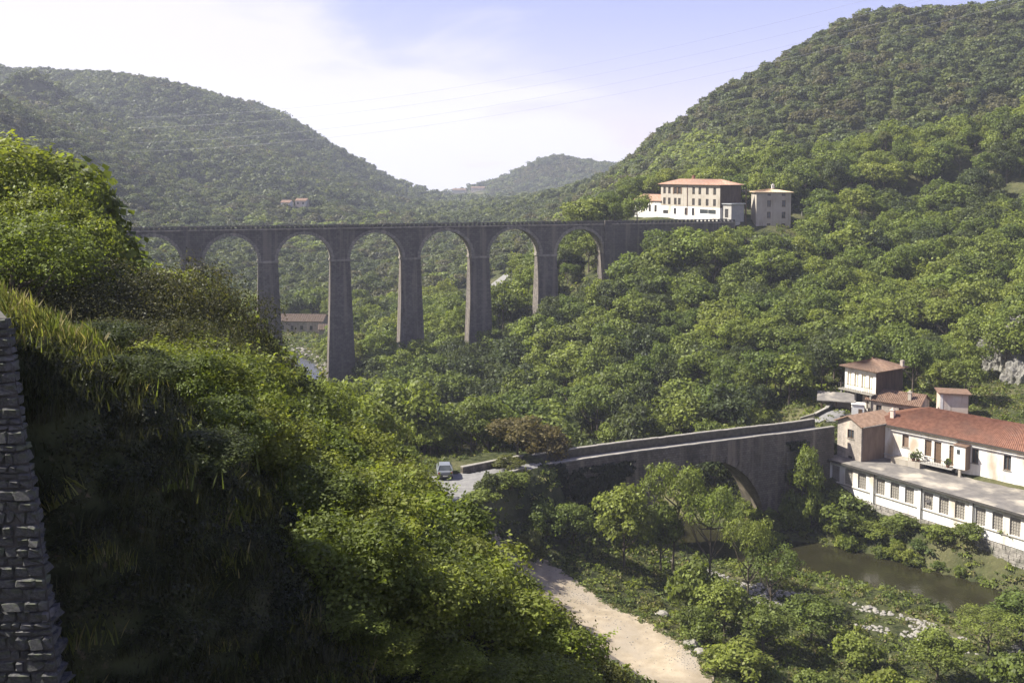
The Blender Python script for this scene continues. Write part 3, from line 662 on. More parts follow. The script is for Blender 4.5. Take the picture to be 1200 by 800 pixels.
class House:
    def __init__(s, name, P, ang, z, label, cat='building', mat=None):
        s.root = empty(name, (P[0], P[1], z), ang, label, cat); s.mb = MB(); s.mat = mat; s.wins = []
    def facade(s, p0, a, L, z0, z1, ops=(), rev=.2, win=True):
        """p0 local xy, a = angle of wall direction; openings (x0,x1,z0,z1,style)"""
        u = Vector((math.cos(a), math.sin(a), 0)); n_in = Vector((-math.sin(a), math.cos(a), 0)); o = Vector((p0[0], p0[1], 0))
        xs = sorted({0, L, *[q[0] for q in ops], *[q[1] for q in ops]}); zs = sorted({z0, z1, *[q[2] for q in ops], *[q[3] for q in ops]})
        def pt(x, z, d=0): v = o + u * x + n_in * d; return (v.x, v.y, z)
        for xa, xb in zip(xs[:-1], xs[1:]):
            for za, zb in zip(zs[:-1], zs[1:]):
                cx, cz = (xa + xb) / 2, (za + zb) / 2
                if any(q[0] < cx < q[1] and q[2] < cz < q[3] for q in ops): continue
                s.mb.add([pt(xa, za), pt(xb, za), pt(xb, zb), pt(xa, zb)], [(0, 1, 2, 3)])
        for q in ops:
            xa, xb, za, zb = q[:4]
            s.mb.add([pt(xa, za), pt(xb, za), pt(xb, zb), pt(xa, zb), pt(xa, za, rev), pt(xb, za, rev), pt(xb, zb, rev), pt(xa, zb, rev)], [(0, 4, 5, 1), (1, 5, 6, 2), (2, 6, 7, 3), (3, 7, 4, 0)])
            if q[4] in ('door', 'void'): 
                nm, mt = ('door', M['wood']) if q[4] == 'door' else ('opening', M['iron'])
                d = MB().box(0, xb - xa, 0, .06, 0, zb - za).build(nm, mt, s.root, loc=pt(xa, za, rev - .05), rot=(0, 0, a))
                if q[4] == 'door': MB().box((xb - xa) - .2, (xb - xa) - .12, -.04, 0, 1.0, 1.12).build('handle', M['iron'], d)
            elif q[4]:
                f, p = window_meshes(xb - xa, zb - za, q[4])
                w = obj('window', f, s.root, loc=pt(xa, za, rev - .06), rot=(0, 0, a)); obj('pane', p, w)
                if len(q) > 5:
                    if 'sill' in q[5]: obj('sill', SILL(xb - xa), w, loc=(0, -(rev - .06) - .08, -.09))
                    if 'shut' in q[5]: obj('shutter', SHUT((xb - xa), zb - za), w, loc=(0, -(rev - .06) - .05, 0))
    def poly(s, pts): s.mb.add(pts, [tuple(range(len(pts)))])
    def done(s, name='wall'): s.mb.build(name, s.mat, s.root); return s.root
_sc = {}
def SILL(w):
    k = ('s', round(w, 2))
    if k not in _sc: _sc[k] = MB().box(-.08, w + .08, 0, .2, 0, .09).mesh('sill', M['coping'])
    return _sc[k]
def SHUT(w, h):
    k = ('h', round(w, 2), round(h, 2))
    if k not in _sc: _sc[k] = MB().box(-w * .48, -.02, 0, .05, 0, h).box(w + .02, w * 1.48, 0, .05, 0, h).mesh('shutter', M['wood'])
    return _sc[k]
def roof_plane(mb, a, b, c, d, pitch=.25, amp=.045, th=.12):
    """a-b eave, d-c ridge; corrugated tile rolls running from eave to ridge, closed underneath"""
    a, b, c, d = map(Vector, (a, b, c, d)); L = (b - a).length; n = max(2, int(L / pitch)); nrm = (b - a).cross(d - a).normalized()
    if nrm.z < 0: nrm = -nrm
    k = len(mb.v); rows = 2
    for i in range(n * 2 + 1):
        t = i / (n * 2); e = a.lerp(b, t); r = d.lerp(c, t); o = nrm * (amp if i % 2 else -amp)
        mb.v += [tuple(e + o), tuple(r + o), tuple(e - nrm * th), tuple(r - nrm * th)]
    for i in range(n * 2):
        q = k + i * 4
        mb.f += [(q, q + 4, q + 5, q + 1), (q + 2, q + 3, q + 7, q + 6), (q, q + 2, q + 6, q + 4), (q + 1, q + 5, q + 7, q + 3)]
    q = k; mb.f.append((q, q + 1, q + 3, q + 2)); q = k + n * 8; mb.f.append((q, q + 2, q + 3, q + 1))
def gable_roof(parent, mat, L, D, z, rise, ov=.4, ridge_along_x=True, x0=0, y0=0, pitch=.25):
    mb = MB()
    if ridge_along_x:
        s = rise / (D / 2); ez = z - s * ov
        roof_plane(mb, (x0 - ov, y0 - ov, ez), (x0 + L + ov, y0 - ov, ez), (x0 + L + ov, y0 + D / 2, z + rise), (x0 - ov, y0 + D / 2, z + rise), pitch)
        roof_plane(mb, (x0 + L + ov, y0 + D + ov, ez), (x0 - ov, y0 + D + ov, ez), (x0 - ov, y0 + D / 2, z + rise), (x0 + L + ov, y0 + D / 2, z + rise), pitch)
    else:
        s = rise / (L / 2); ez = z - s * ov
        roof_plane(mb, (x0 - ov, y0 + D + ov, ez), (x0 - ov, y0 - ov, ez), (x0 + L / 2, y0 - ov, z + rise), (x0 + L / 2, y0 + D + ov, z + rise), pitch)
        roof_plane(mb, (x0 + L + ov, y0 - ov, ez), (x0 + L + ov, y0 + D + ov, ez), (x0 + L / 2, y0 + D + ov, z + rise), (x0 + L / 2, y0 - ov, z + rise), pitch)
    r = mb.build('roof', mat, parent)
    return r
def hip_roof(parent, mat, L, D, z, rise, ov=.4, pitch=.3, hx=None):
    mb = MB(); h = hx or D / 2; hd = D / 2; x0, x1, y0, y1 = -ov, L + ov, -ov, D + ov; rz = z + rise
    A, B, C_, D_ = (x0, y0, z), (x1, y0, z), (x1, y1, z), (x0, y1, z); E, F_ = (h, hd, rz), (L - h, hd, rz)
    roof_plane(mb, A, B, F_, E, pitch); roof_plane(mb, C_, D_, E, F_, pitch)
    roof_plane(mb, B, C_, F_, F_, pitch); roof_plane(mb, D_, A, E, E, pitch)
    return mb.build('roof', mat, parent)
def chimney(parent, x, y, z0, z1, w=.5, mat=None, name='chimney'):
    c = MB().box(x - w / 2, x + w / 2, y - w / 2, y + w / 2, z0, z1).box(x - w / 2 - .08, x + w / 2 + .08, y - w / 2 - .08, y + w / 2 + .08, z1 + .001, z1 + .1).box(x - w / 4, x + w / 4, y - w / 4, y + w / 4, z1 + .101, z1 + .35)
    return c.build(name, mat or M['plaster_pink'], parent)

# --- annex: long low flat-roofed workshop on the river wall
ANX = (42.97, 136.6); AA = math.atan2(-.83, .558); BAY = 6.9; NB = 6
def build_annex():
    h = House('riverside_workshop', ANX, AA, -43.0, 'long low white workshop with flat grey roof above the river wall', 'building', M['plaster_white'])
    ops = []
    for b in range(NB):
        for i in range(3):
            x = .3 + b * BAY + (.55 if b else .35) + i * 2.12
            ops.append((x, x + 1.3, 1.15, 3.3, 'industrial'))
    L = NB * BAY; D = 9.0
    h.facade((0, 0), 0, L, -.3, 3.85, ops, rev=.22)
    h.facade((L, 0), math.pi / 2, D, -.3, 3.85); h.facade((L, D), math.pi, L, -.3, 3.85); h.facade((0, D), -math.pi / 2, D, -.3, 3.85, [(5.5, 7.0, 1.2, 3.2, 'industrial')])
    r = h.done()
    MB().box(-.45, L + .3, -.5, D + 6, 3.86, 4.06).build('roof', M['slab_roof'], r)
    MB().box(-.5, L + .3, -.56, -.5, 3.80, 4.10).build('roof_edge', M['gutter'], r)
    for b in range(NB + 1):
        x = max(.02, b * BAY + .1)
        MB().box(x, x + .42, -.14, .0, -.3, 3.84).build('pilaster', M['plaster_white'], r)
        if b: MB().tube([(x + .55, -.12, -1.2), (x + .55, -.12, 3.8)], .06, 6).build('downpipe', M['gutter'], r)
    MB().box(.4, L, -.1, -.001, .95, 1.06).build('sill_band', M['coping'], r)
    # open casement seen as a dark tilted pane
    MB().box(0, .62, 0, .04, 0, .9).build('open_casement', M['iron'], r, loc=(2 * BAY + 1.1, -.03, 2.0), rot=(R(-28), 0, 0))
    # pale puddle stains and patched felt strips
    return r
build_annex()
# --- river retaining wall of squared rubble
def build_river_wall():
    P0 = Vector((ANX[0], ANX[1], 0)); u = Vector((math.cos(AA), math.sin(AA), 0)); n = Vector((u.y, -u.x, 0)); L = NB * BAY + 2
    root = empty('river_wall', (P0.x, P0.y, -48.5), AA, 'rough stone retaining wall under the riverside workshop', 'wall')
    H = 5.3; B = .5
    MB().hexa([(-1, -.05 - B, 0), (L, -.05 - B, 0), (L, 1, 0), (-1, 1, 0), (-1, -.05, H), (L, -.05, H), (L, 1, H), (-1, 1, H)]).build('wall_core', M['mortar'], root)
    rnd = random.Random(5); m = MB(); ms = []
    z = .3; 
    while z < H - .1:
        hh = min(rnd.uniform(.28, .5), H - z - .02); x = -1 + rnd.uniform(-.4, 0)
        if hh < .12: break
        while x < L:
            w = rnd.uniform(.35, .9); y = -.05 - B * (1 - z / H); d = rnd.uniform(.05, .14); j = lambda: rnd.uniform(-.03, .03)
            a, b_ = x + .03, x + w - .02; c, e = z + .02, z + hh - .02
            m.hexa([(a + j(), y - d + j(), c + j()), (b_ + j(), y - d + j(), c + j()), (b_, y + .1, c), (a, y + .1, c), (a + j(), y - d + j(), e + j()), (b_ + j(), y - d + j(), e + j()), (b_, y + .1, e), (a, y + .1, e)])
            x += w
        z += hh
    tag(m.build('rubble_stones', M['rubble'], root), kind='stuff')
build_river_wall()
# --- main factory block
def build_factory():
    P0 = (49.1, 138.6); A = math.atan2(-.748, .664); Lf = 34; D = 9.0; z0 = -39.2; H = 4.9
    h = House('factory_hall', P0, A, z0, 'long factory hall with red tiled roof and white plaster front', 'building', M['plaster'])
    w = []
    for s_, a, b, st in ((1.4, 2.5, 4.2, 'x'), (4.9, 2.3, 4.0, 'boarded'), (8.0, 1.7, 3.9, 'door'), (9.3, .9, 3.9, 'door'), (11.3, 1.1, 3.8, 'door'), (14.2, 2.1, 4.0, 'x'), (18.2, 2.1, 4.0, 'x'), (22.2, 2.1, 4.0, 'x'), (26.2, 2.1, 4.0, 'x')):
        w.append((s_, s_ + (.9 if st != 'door' else .95), a, b, 'wood' if st == 'x' else st, 'sill' if st != 'door' else ''))
    h.facade((0, 0), 0, Lf, 0, H, w, rev=.22)
    h.facade((Lf, 0), math.pi / 2, D, 0, H); h.facade((Lf, D), math.pi, Lf, 0, H); h.facade((0, D), -math.pi / 2, D, 0, H, [(4, 5, 2.2, 3.8, 'wood')])
    r = h.done()
    rf = hip_roof(r, M['tile'], Lf, D, H + .08, 2.2, .45, pitch=.25, hx=6.4)
    MB().box(-.4, Lf, -.02, -.0, H - .34, H - .02).build('cornice_band', M['plaster_band'], r, loc=(0, -.012, 0))
    m = MB().bar((-.4, -.56, H - .04), (Lf, -.56, H - .04), .12); m.build('gutter', M['gutter'], r)
    for x, y, t in ((.5, 2.3, 1.15), ):
        chimney(rf, x + 2.3, 1.2, H + .3, H + 1.75, .5, M['plaster_pink'])
    for x in (6.2, 18.2, 26): 
        v = MB().box(x, x + .5, 2.2, 2.8, H + .8, H + 1.12).box(x - .12, x + .62, 2.08, 2.92, H + 1.121, H + 1.2)
        v.build('roof_vent', M['coping'], rf)
    # loading step, balcony with railing and potted plants
    MB().box(4.2, 8.2, -1.6, -.01, -.02, 1.0).build('platform', M['plaster_cream'], r)
    MB().box(8.22, 12.4, -1.5, -.01, .98, 1.12).build('balcony_slab', M['sheet'], r)
    rl = MB()
    x = 8.3
    while x < 12.4: rl.box(x, x + .03, -1.48, -1.45, 1.13, 1.95); x += .22
    rl.box(6.6, 12.4, -1.5, -1.43, 1.95, 2.0); x = 6.6
    while x < 8.2: rl.box(x, x + .03, -1.48, -1.45, 1.01, 1.95); x += .22
    rl.build('railing', M['iron'], r)
    MB().box(8.3, 12.2, -.06, -.01, -.02, .9).build('dark_void', M['iron'], r)  # black sheet paints the dark void under the balcony
    # white oriel box with a brown side
    MB().box(12.5, 14.0, -1.3, -.02, 1.3, 4.2).build('oriel', M['plaster_white'], r)
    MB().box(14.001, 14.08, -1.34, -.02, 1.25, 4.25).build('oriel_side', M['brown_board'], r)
    MB().box(12.4, 14.15, -1.42, -.02, 4.26, 4.36).build('oriel_roof', M['tile_brown'], r)
    MB().box(12.9, 13.3, -1.325, -1.301, 3.2, 3.8).build('oriel_window', M['glass'], r)
    MB().box(13.1, 13.4, -1.2, -.9, -.02, 1.29).build('oriel_post', M['plaster_cream'], r)
    MB().tube([(12.35, -.1, 0), (12.35, -.1, H)], .06, 6).build('downpipe', M['zinc'], r)
    MB().tube([(.6, -.12, .9), (4.0, -.12, .8), (4.1, -.12, .2)], .05, 6).build('water_pipe', M['zinc'], r)
    for x, y, z, sc_ in ((7.1, -1.2, 1.01, .5), (7.6, -.9, 1.01, .75), (11.7, -1.1, 1.13, .5)):
        t = empty('potted_shrub', (0, 0, 0)); t.parent = None
        Mx = Matrix.Rotation(A, 4, 'Z'); v = Mx @ Vector((x, y, 0)); t.location = (P0[0] + v.x, P0[1] + v.y, z0 + z)
        tag(t, {7.1: 'small green potted shrub at the left end of the factory balcony', 7.6: 'largest potted shrub on the factory balcony by the narrow door', 11.7: 'small potted shrub on the factory balcony next to the white box'}[x], 'potted plant')
        MB().hexa([(-.14, -.14, 0), (.14, -.14, 0), (.14, .14, 0), (-.14, .14, 0), (-.2, -.2, .35), (.2, -.2, .35), (.2, .2, .35), (-.2, .2, .35)]).build('pot', M['tile'], t)
        g = np.random.RandomState(int(x * 10)); mb = MB()
        for _ in range(160):
            c = g.normal(0, 1, 3); c = c / np.linalg.norm(c) * g.uniform(.4, 1) * sc_ * np.array([.7, .7, .9]) + np.array([0, 0, .35 + sc_ * .75]); a = g.normal(0, 1, 3) * .1; b = g.normal(0, 1, 3) * .1
            mb.add([c, c + a, c + a + b, c + b], [(0, 1, 2, 3)])
        mb.build('foliage', M['leaf_mid'], t)
build_factory()
# --- gabled shed at the bridge end
def build_shed():
    A0 = np.array(W(980.5, 547, 138.2)[:2]); B0 = np.array(W(1008.5, 549, 134.6)[:2]); u = B0 - A0; L = np.linalg.norm(u); A = math.atan2(u[1], u[0])
    z0 = -39.15; H = 5.1; D = 6.2; rise = .95
    h = House('gabled_shed', A0, A, z0, 'small gabled stone shed between the bridge end and the factory hall', 'shed', M['brick_grey'])
    h.facade((0, 0), 0, L, -1, H, [(L * .42, L * .42 + 1.1, 3.0, 4.2, 'wood', 'sill'), (L * .45, L * .45 + .8, .05, .6, 'void')], rev=.2)
    h.facade((L, 0), math.pi / 2, D, -1, H); h.facade((L, D), math.pi, L, -1, H); h.facade((0, D), -math.pi / 2, D, -1, H)
    h.poly([(0, 0, H), (L, 0, H), (L / 2, 0, H + rise)]); h.poly([(0, D, H), (L / 2, D, H + rise), (L, D, H)])
    r = h.done()
    MB().box(L + .001, L + .06, .25, D - .2, -.1, H - .15).build('brown_side', M['brown_board'], r)  # brown sheet over the right-hand wall
    gable_roof(r, M['tile_brown'], L, D, H + .1, rise, .4, ridge_along_x=False)
    MB().box(L + .05, L + .5, -.1, D, H - .22, H - .1).build('eave_soffit', M['coping'], r)
build_shed()
# --- upper house
def build_upper_house():
    P0 = (49.4, 150.0); A = math.atan2(-.832, .555); L = 5.4; D = 6.2; z0 = -35.6; H = 6.7
    h = House('hillside_house', P0, A, z0, 'two storey house with brown hipped roof and balcony standing highest behind the factory', 'house', M['plaster'])
    w = [(.45 + i * 1.25, .45 + i * 1.25 + .78, 3.95, 6.1, 'curtain') for i in range(4)] + [(.6, 1.3, 1.0, 3.0, 'wood'), (2.0, 3.2, .9, 3.1, 'void'), (3.9, 4.7, 1.0, 3.0, 'wood')]
    h.facade((0, 0), 0, L, -.5, H, w, rev=.18); h.facade((L, 0), math.pi / 2, D, -.5, H, win=False); h.facade((L, D), math.pi, L, -.5, H); h.facade((0, D), -math.pi / 2, D, -.5, H)
    r = h.done()
    MB().box(L + .002, L + .05, 0, D, -.5, H).build('dark_side_panel', M['mill_roof_side_shade'], r)  # dark panel paints the shade on the wall turned from the sun
    hip_roof(r, M['tile_brown'], L, D, H + .1, 1.25, .65)
    MB().box(-.3, L + .2, -1.1, -.01, 3.35, 3.5).build('balcony_slab', M['coping'], r)
    rl = MB(); x = -.28
    while x < L + .2: rl.box(x, x + .03, -1.08, -1.05, 3.51, 4.35); x += .3
    rl.box(-.3, L + .2, -1.1, -1.04, 4.35, 4.4).build('railing', M['iron'], r)
    for i in range(2): MB().box(.05 + i * (L - .3), .25 + i * (L - .3), -1.0, -.8, -.5, 3.34).build('balcony_post', M['coping'], r)
    c = MB().box(L - .1, L + .35, D - .6, D - .15, H - .2, H + 1.1); c.build('chimney', M['brick_grey'], r)
build_upper_house()
def build_lower_house():
    B0 = np.array(W(1077, 486, 141)[:2]); A = math.atan2(-.62, .78); L = 7.2; D = 4.6; z0 = -36.3
    P0 = B0 - np.array([math.cos(A), math.sin(A)]) * L
    h = House('tiled_cottage', P0, A, z0, 'low stone cottage with reddish brown tiled roof right below the hillside house', 'house', M['brick_grey'])
    h.facade((0, 0), 0, L, -.5, 3.5, [(1.2, 2.0, 1.5, 2.8, 'wood'), (4.4, 5.2, 1.5, 2.8, 'wood')]); h.facade((L, 0), math.pi / 2, D, -.5, 3.5); h.facade((L, D), math.pi, L, -.5, 3.5); h.facade((0, D), -math.pi / 2, D, -.5, 3.5)
    h.poly([(L, 0, 3.5), (L, D, 3.5), (L, D / 2, 4.5)]); h.poly([(0, 0, 3.5), (0, D / 2, 4.5), (0, D, 3.5)])
    r = h.done(); rf = gable_roof(r, M['tile_brown'], L, D, 3.6, 1.15, .35)
    chimney(rf, L - 1.6, .9, 3.9, 5.0, .45, M['plaster_cream'])
build_lower_house()
def build_box_house():
    P0 = np.array(W(1101, 488, 143)[:2]); A = math.atan2(-.25, .97)
    z0 = -36.4; L = 3.7; D = 3.2; H = 4.9
    h = House('flat_roofed_outbuilding', P0, A, z0, 'small pinkish flat roofed outbuilding right of the tiled cottage', 'shed', M['plaster_pink'])
    h.facade((0, 0), 0, L, -.5, H); h.facade((L, 0), math.pi / 2, D, -.5, H); h.facade((L, D), math.pi, L, -.5, H); h.facade((0, D), -math.pi / 2, D, -.5, H)
    r = h.done(); MB().box(-.3, L + .4, -.35, D + .3, H + .002, H + .16).build('roof', M['tile_brown'], r)
    MB().box(.03, .4, -.03, -.001, 0, H - .05).build('pale_strip', M['white_paint'], r)
    MB().box(L + .001, L + .05, 0, D, -.5, H).build('dark_side_panel', M['brown_board'], r)  # browner sheet covers the right-hand wall
build_box_house()
def build_road_shelter():
    P0 = np.array(W(962, 486, 147)[:2]); A = math.atan2(-.3, .95); z0 = -35.4
    root = empty('roadside_shelter', (*P0, z0), A, 'open grey roofed roadside shelter where the bridge meets the far bank', 'shelter')
    MB().hexa([(-.6, -.8, 2.1), (4.6, -.8, 2.1), (4.6, 2.6, 2.75), (-.6, 2.6, 2.75), (-.6, -.8, 2.2), (4.6, -.8, 2.2), (4.6, 2.6, 2.85), (-.6, 2.6, 2.85)]).build('roof', M['slab_roof'], root)
    for x, y, t in ((0, 0, 2.1), (2, 0, 2.1), (4, 0, 2.1), (0, 2.4, 2.6), (4, 2.4, 2.6)): MB().box(x, x + .15, y, y + .15, -.3, t).build('post', M['wood'], root)
    MB().box(0, 4.2, 2.3, 2.38, -.3, 2.5).build('back_wall', M['plaster_cream'], root)
    P1 = W(998, 484, 144.5); r2 = empty('white_hut', (P1[0], P1[1], -35.3), A, 'small white hut with a dark door under the hillside house', 'hut')
    MB().box(0, 1.7, 0, 1.4, -.4, 1.9).build('wall', M['white_paint'], r2); MB().box(-.1, 1.8, -.1, 1.5, 1.901, 1.98).build('roof', M['plaster_white'], r2); MB().box(.9, 1.4, -.03, -.001, 0, 1.3).build('door', M['wood'], r2)
build_road_shelter()

# --- railway station and tower house
def build_station():
    P0 = np.array([37.4, 257.5]); A = math.atan2(-18, 11.2); L = 21.2; D = 6.6; z0 = -11.0; H = 7.5
    h = House('railway_station', P0, A, z0, 'long cream station building with orange roof beside the right end of the viaduct', 'building', M['plaster_cream'])
    xs = [.9, 2.75, 5.0, 6.5, 11.6, 13.8, 16.4, 18.9]
    w = [(x, x + .95, 5.2, 6.9, 'wood', 'shut' if i in (2, 3) else '') for i, x in enumerate(xs)] + [(x, x + .95, 2.55, 4.2, 'wood') for x in xs]
    h.facade((0, 0), 0, L, 2.2, H, w, rev=.15); h.facade((L, 0), math.pi / 2, D, 2.2, H); h.facade((L, D), math.pi, L, 2.2, H); h.facade((0, D), -math.pi / 2, D, 2.2, H)
    r = h.done()
    gh = House('ground_storey', (0, 0), 0, 0, None, mat=M['plaster_white']); g = gh.root; g.parent = r; del_ = [k for k in list(g.keys()) if k == 'category']
    for k in del_: del g[k]
    gh.root = r
    ow = [(1.0, 3.0, .2, 1.1, 'void'), (5, 6, .2, 1.7, 'void'), (9.0, 10.2, .1, 1.9, 'void'), (11.6, 12.6, .1, 1.9, 'void'), (14.4, 20.0, .6, 1.7, 'white')]
    gh.facade((-.05, -.06), 0, L + .1, -3.5, 2.19, ow); gh.facade((L + .05, -.06), math.pi / 2, D, -3.5, 2.19); gh.facade((L + .05, D - .06), math.pi, L + .1, -3.5, 2.19); gh.facade((-.05, D - .06), -math.pi / 2, D, -3.5, 2.19)
    gh.mb.build('ground_storey_wall', M['plaster_white'], r); bpy.data.objects.remove(g)
    MB().box(L + .06, L + .11, .0, D, 2.2, H).build('dark_side_panel', M['mill_roof_side_shade'], r)  # shade of the sunless end wall, painted as a dark panel
    hip_roof(r, M['tile_pale'], L, D, H + .1, 1.25, .6, pitch=.4)
    chimney(r, 8.0, 3.6, H + .8, H + 2.0, .6, M['tile']); 
    MB().tube([(9.9, -.1, 0), (9.9, -.1, H)], .08, 6).build('downpipe', M['tile'], r)
    # arched porch on the right end
    P1 = P0 + np.array([math.cos(A), math.sin(A)]) * (L + .2)
    h3 = House('station_porch', P1, A, z0, 'small grey porch building at the right end of the station', 'porch', M['sheet'])
    h3.facade((0, .6), 0, 3.0, -1, 3.1, [(.9, 2.0, 0, 2.0, 'void')]); h3.facade((3.0, .6), math.pi / 2, 4, -1, 3.1); h3.facade((3.0, 4.6), math.pi, 3.0, -1, 3.1); h3.facade((0, 4.6), -math.pi / 2, 4, -1, 3.1)
    rr = h3.done(); MB().box(-.05, 3.3, .3, 4.9, 3.102, 3.3).build('roof', M['zinc'], rr)
    # left wing
    P2 = P0 - np.array([math.cos(A), math.sin(A)]) * 10.6 
    h2 = House('station_wing', P2, A, z0, 'low white wing with four arched openings at the left end of the station', 'building', M['plaster_white'])
    ws = [(1.2 + i * 2.3, 2.15 + i * 2.3, .5, 2.2, 'wood') for i in range(4)]
    h2.facade((0, 0), 0, 10.5, -3.5, 3.4, ws); h2.facade((10.5, 0), math.pi / 2, 6, -1, 3.4); h2.facade((10.5, 6), math.pi, 10.5, -1, 3.4); h2.facade((0, 6), -math.pi / 2, 6, -1, 3.4)
    h2.poly([(0, 0, 3.4), (0, 3, 4.7), (0, 6, 3.4)]); h2.poly([(10.5, 0, 3.4), (10.5, 6, 3.4), (10.5, 3, 4.7)])
    gable_roof(h2.done(), M['tile_pale'], 10.5, 6, 3.5, 1.35, .4, pitch=.4)
build_station()
def build_tower_house():
    P0 = np.array(W(886, 260, 240)[:2]); A = math.atan2(-.06, 1); L = 8.0; D = 7.0; z0 = -15.5; H = 10.3
    h = House('tower_house', P0, A, z0, 'tall narrow buff apartment house with flat hipped roof right of the station', 'building', M['plaster_cream'])
    w = []
    for i, x in enumerate((2.5, 5.9)):
        w += [(x, x + .8, 9.5, 10.05, 'wood'), (x, x + .85, 7.0, 8.5, 'wood', 'sill'), (x, x + .85, 4.3, 5.8, 'wood', 'sill'), (x, x + .85, 1.6, 3.1, 'wood', 'sill')]
    h.facade((0, 0), 0, L, -1.5, H, w, rev=.2); h.facade((L, 0), math.pi / 2, D, -1.5, H); h.facade((L, D), math.pi, L, -1.5, H); h.facade((0, D), -math.pi / 2, D, -1.5, H)
    r = h.done(); rf = hip_roof(r, M['tile_buff'], L, D, H + .1, .7, .5, pitch=.4); chimney(rf, 4.3, 3, H + .9, H + 1.7, .6, M['plaster_white'])
    MB().box(3.6, 7.0, -.2, -.001, -1.5, .2).build('plinth', M['plaster_white'], r)
build_tower_house()
def build_pole(px, py, Y, h, label, cat='pole'):
    x, y, _ = W(px, py, Y); z = H1(x, y)
    r = empty('telegraph_pole', (x, y, z), 0, label, cat)
    MB().tube([(0, 0, -.5), (0, 0, h)], [.2, .14], 8).build('post', M['wood'], r)
    MB().box(-.9, .9, -.06, .06, h - .8, h - .65).build('crossarm', M['wood'], r)
    ins = MB()
    for q in (-.8, -.4, .4, .8): ins.tube([(q, 0, h - .65), (q, 0, h - .45)], .05, 6)
    ins.build('insulators', M['white_paint'], r)
build_pole(874, 245, 243, 8.5, 'thick brown pole standing between the station and the tall buff house')

# --- buildings in the valley behind the viaduct
def simple_house(name, P, A, z0, L, D, H, rise, label, wall, roof, cat='house', wins=(), ov=.3, pitch=.6):
    h = House(name, P, A, z0, label, cat, M[wall])
    h.facade((0, 0), 0, L, -2, H, wins); h.facade((L, 0), math.pi / 2, D, -2, H); h.facade((L, D), math.pi, L, -2, H); h.facade((0, D), -math.pi / 2, D, -2, H)
    h.poly([(0, 0, H), (0, D / 2, H + rise), (0, D, H)]); h.poly([(L, 0, H), (L, D, H), (L, D / 2, H + rise)])
    r = h.done(); gable_roof(r, M[roof], L, D, H + .1, rise, ov, pitch=pitch); return r
x, y, _ = W(320, 393, 272)
simple_house('old_mill', (x, y), R(-4), -43.8, 13.5, 7, 3.6, 1.4, 'brown roofed stone mill beside the river seen under the viaduct between two piers', 'brick_grey', 'mill_roof_side_shade', 'building', [(2.2 + i * 2.6, 3.0 + i * 2.6, 1.2, 2.4, 'wood') for i in range(4)])
x, y, _ = W(374, 397, 266)
simple_house('mill_shed', (x, y), R(8), -44.2, 8, 5, 2.6, 1.0, 'lower brown roofed shed joined to the right end of the old mill', 'brick_grey', 'mill_roof_side_shade', 'shed')
x, y, _ = W(277, 396, 274)
simple_house('sheet_roof_barn', (x, y), R(0), -44, 8.5, 5, 2.4, .5, 'long low barn with pale blue sheet roof left of the second full pier', 'plaster_cream', 'zinc', 'barn')
for (px, py, Y, L, lab, wl) in ((329, 238, 555, 5, 'white farmhouse alone on the wooded far hillside', 'plaster_white'), (346, 237, 560, 6, 'pale pink farmhouse right of the white one on the far hillside', 'plaster_pink'),
                        (500, 218, 1385, 22, 'left farm building on the skyline of the distant saddle', 'plaster_pink'), (530, 218, 1380, 18, 'middle farm building on the skyline of the distant saddle', 'sheet'), (552, 218, 1375, 18, 'right farm building on the skyline of the distant saddle', 'plaster_pink')):
    x, y, z = W(px, py, Y); z = H1(x, y); far = Y > 1000
    zt = W(px, 212 if far else py - 8, Y)[2]
    simple_house('farmhouse', (x, y), R(-8), z, L, 9 if far else 6, 6.0 if far else 3.0, 1.5 if far else 1.2, lab, wl, 'tile_brown', 'farmhouse', pitch=2, wins=[(1.0, 1.9, 1.0, 2.2, 'wood'), (L - 2.0, L - 1.1, 1.0, 2.2, 'wood')])
# small red and white cabin among the trees left of the bridge
x, y, _ = W(428, 520, 118); g = H1(x, y)
simple_house('orchard_cabin', (x, y), R(-30), W(430, 514, 118)[2] - 1.0, 1.8, 1.6, 1.9, .6, 'tiny white cabin with orange roof half hidden in trees left of the parked car', 'plaster_white', 'tile_pale', 'cabin')
# white-green hut at the right edge
x, y, _ = W(1190, 245, 246)
simple_house('green_hut', (x, y), 0, W(1190, 246, 246)[2], 4.5, 3, 1.9, .5, 'pale green hut at the right edge of the picture above the wooded slope', 'white_paint', 'zinc', 'hut')

# --- mountain road with a pale stone wall on the hillside
def build_roadside_wall():
    pts = [(940, 252, 248), (985, 248, 250), (1020, 244, 252), (1060, 241, 254), (1100, 236, 257), (1135, 228, 262), (1160, 214, 270)]
    P = [W(*p) for p in pts]; root = empty('roadside_wall', (P[0][0], P[0][1], -12), 0, 'broken pale stone wall along the mountain road at right', 'wall')
    rnd = random.Random(3); core = MB(); st = MB()
    for (a, b) in zip(P[:-1], P[1:]):
        n = int(math.dist(a, b) / 1.4)
        for i in range(n):
            p = np.array(a) + (np.array(b) - np.array(a)) * i / n; q = np.array(a) + (np.array(b) - np.array(a)) * (i + .97) / n
            hgt = rnd.uniform(1.2, 2.6); z = p[2] - hgt * .5; off = np.array(P[0][:2] + (-12,))
            z0 = -3
            A = np.array([p[0], p[1], z]) - off; B = np.array([q[0], q[1], z]) - off
            st.hexa([(A[0], A[1], A[2] - 2), (B[0], B[1], B[2] - 2), (B[0], B[1] + .6, B[2] - 2), (A[0], A[1] + .6, A[2] - 2), (A[0], A[1] + .1, A[2] + hgt), (B[0], B[1] + .1, B[2] + hgt * rnd.uniform(.85, 1)), (B[0], B[1] + .6, B[2] + hgt * .9), (A[0], A[1] + .6, A[2] + hgt)])
    st.build('wall_segments', M['rock'], root)
build_roadside_wall()
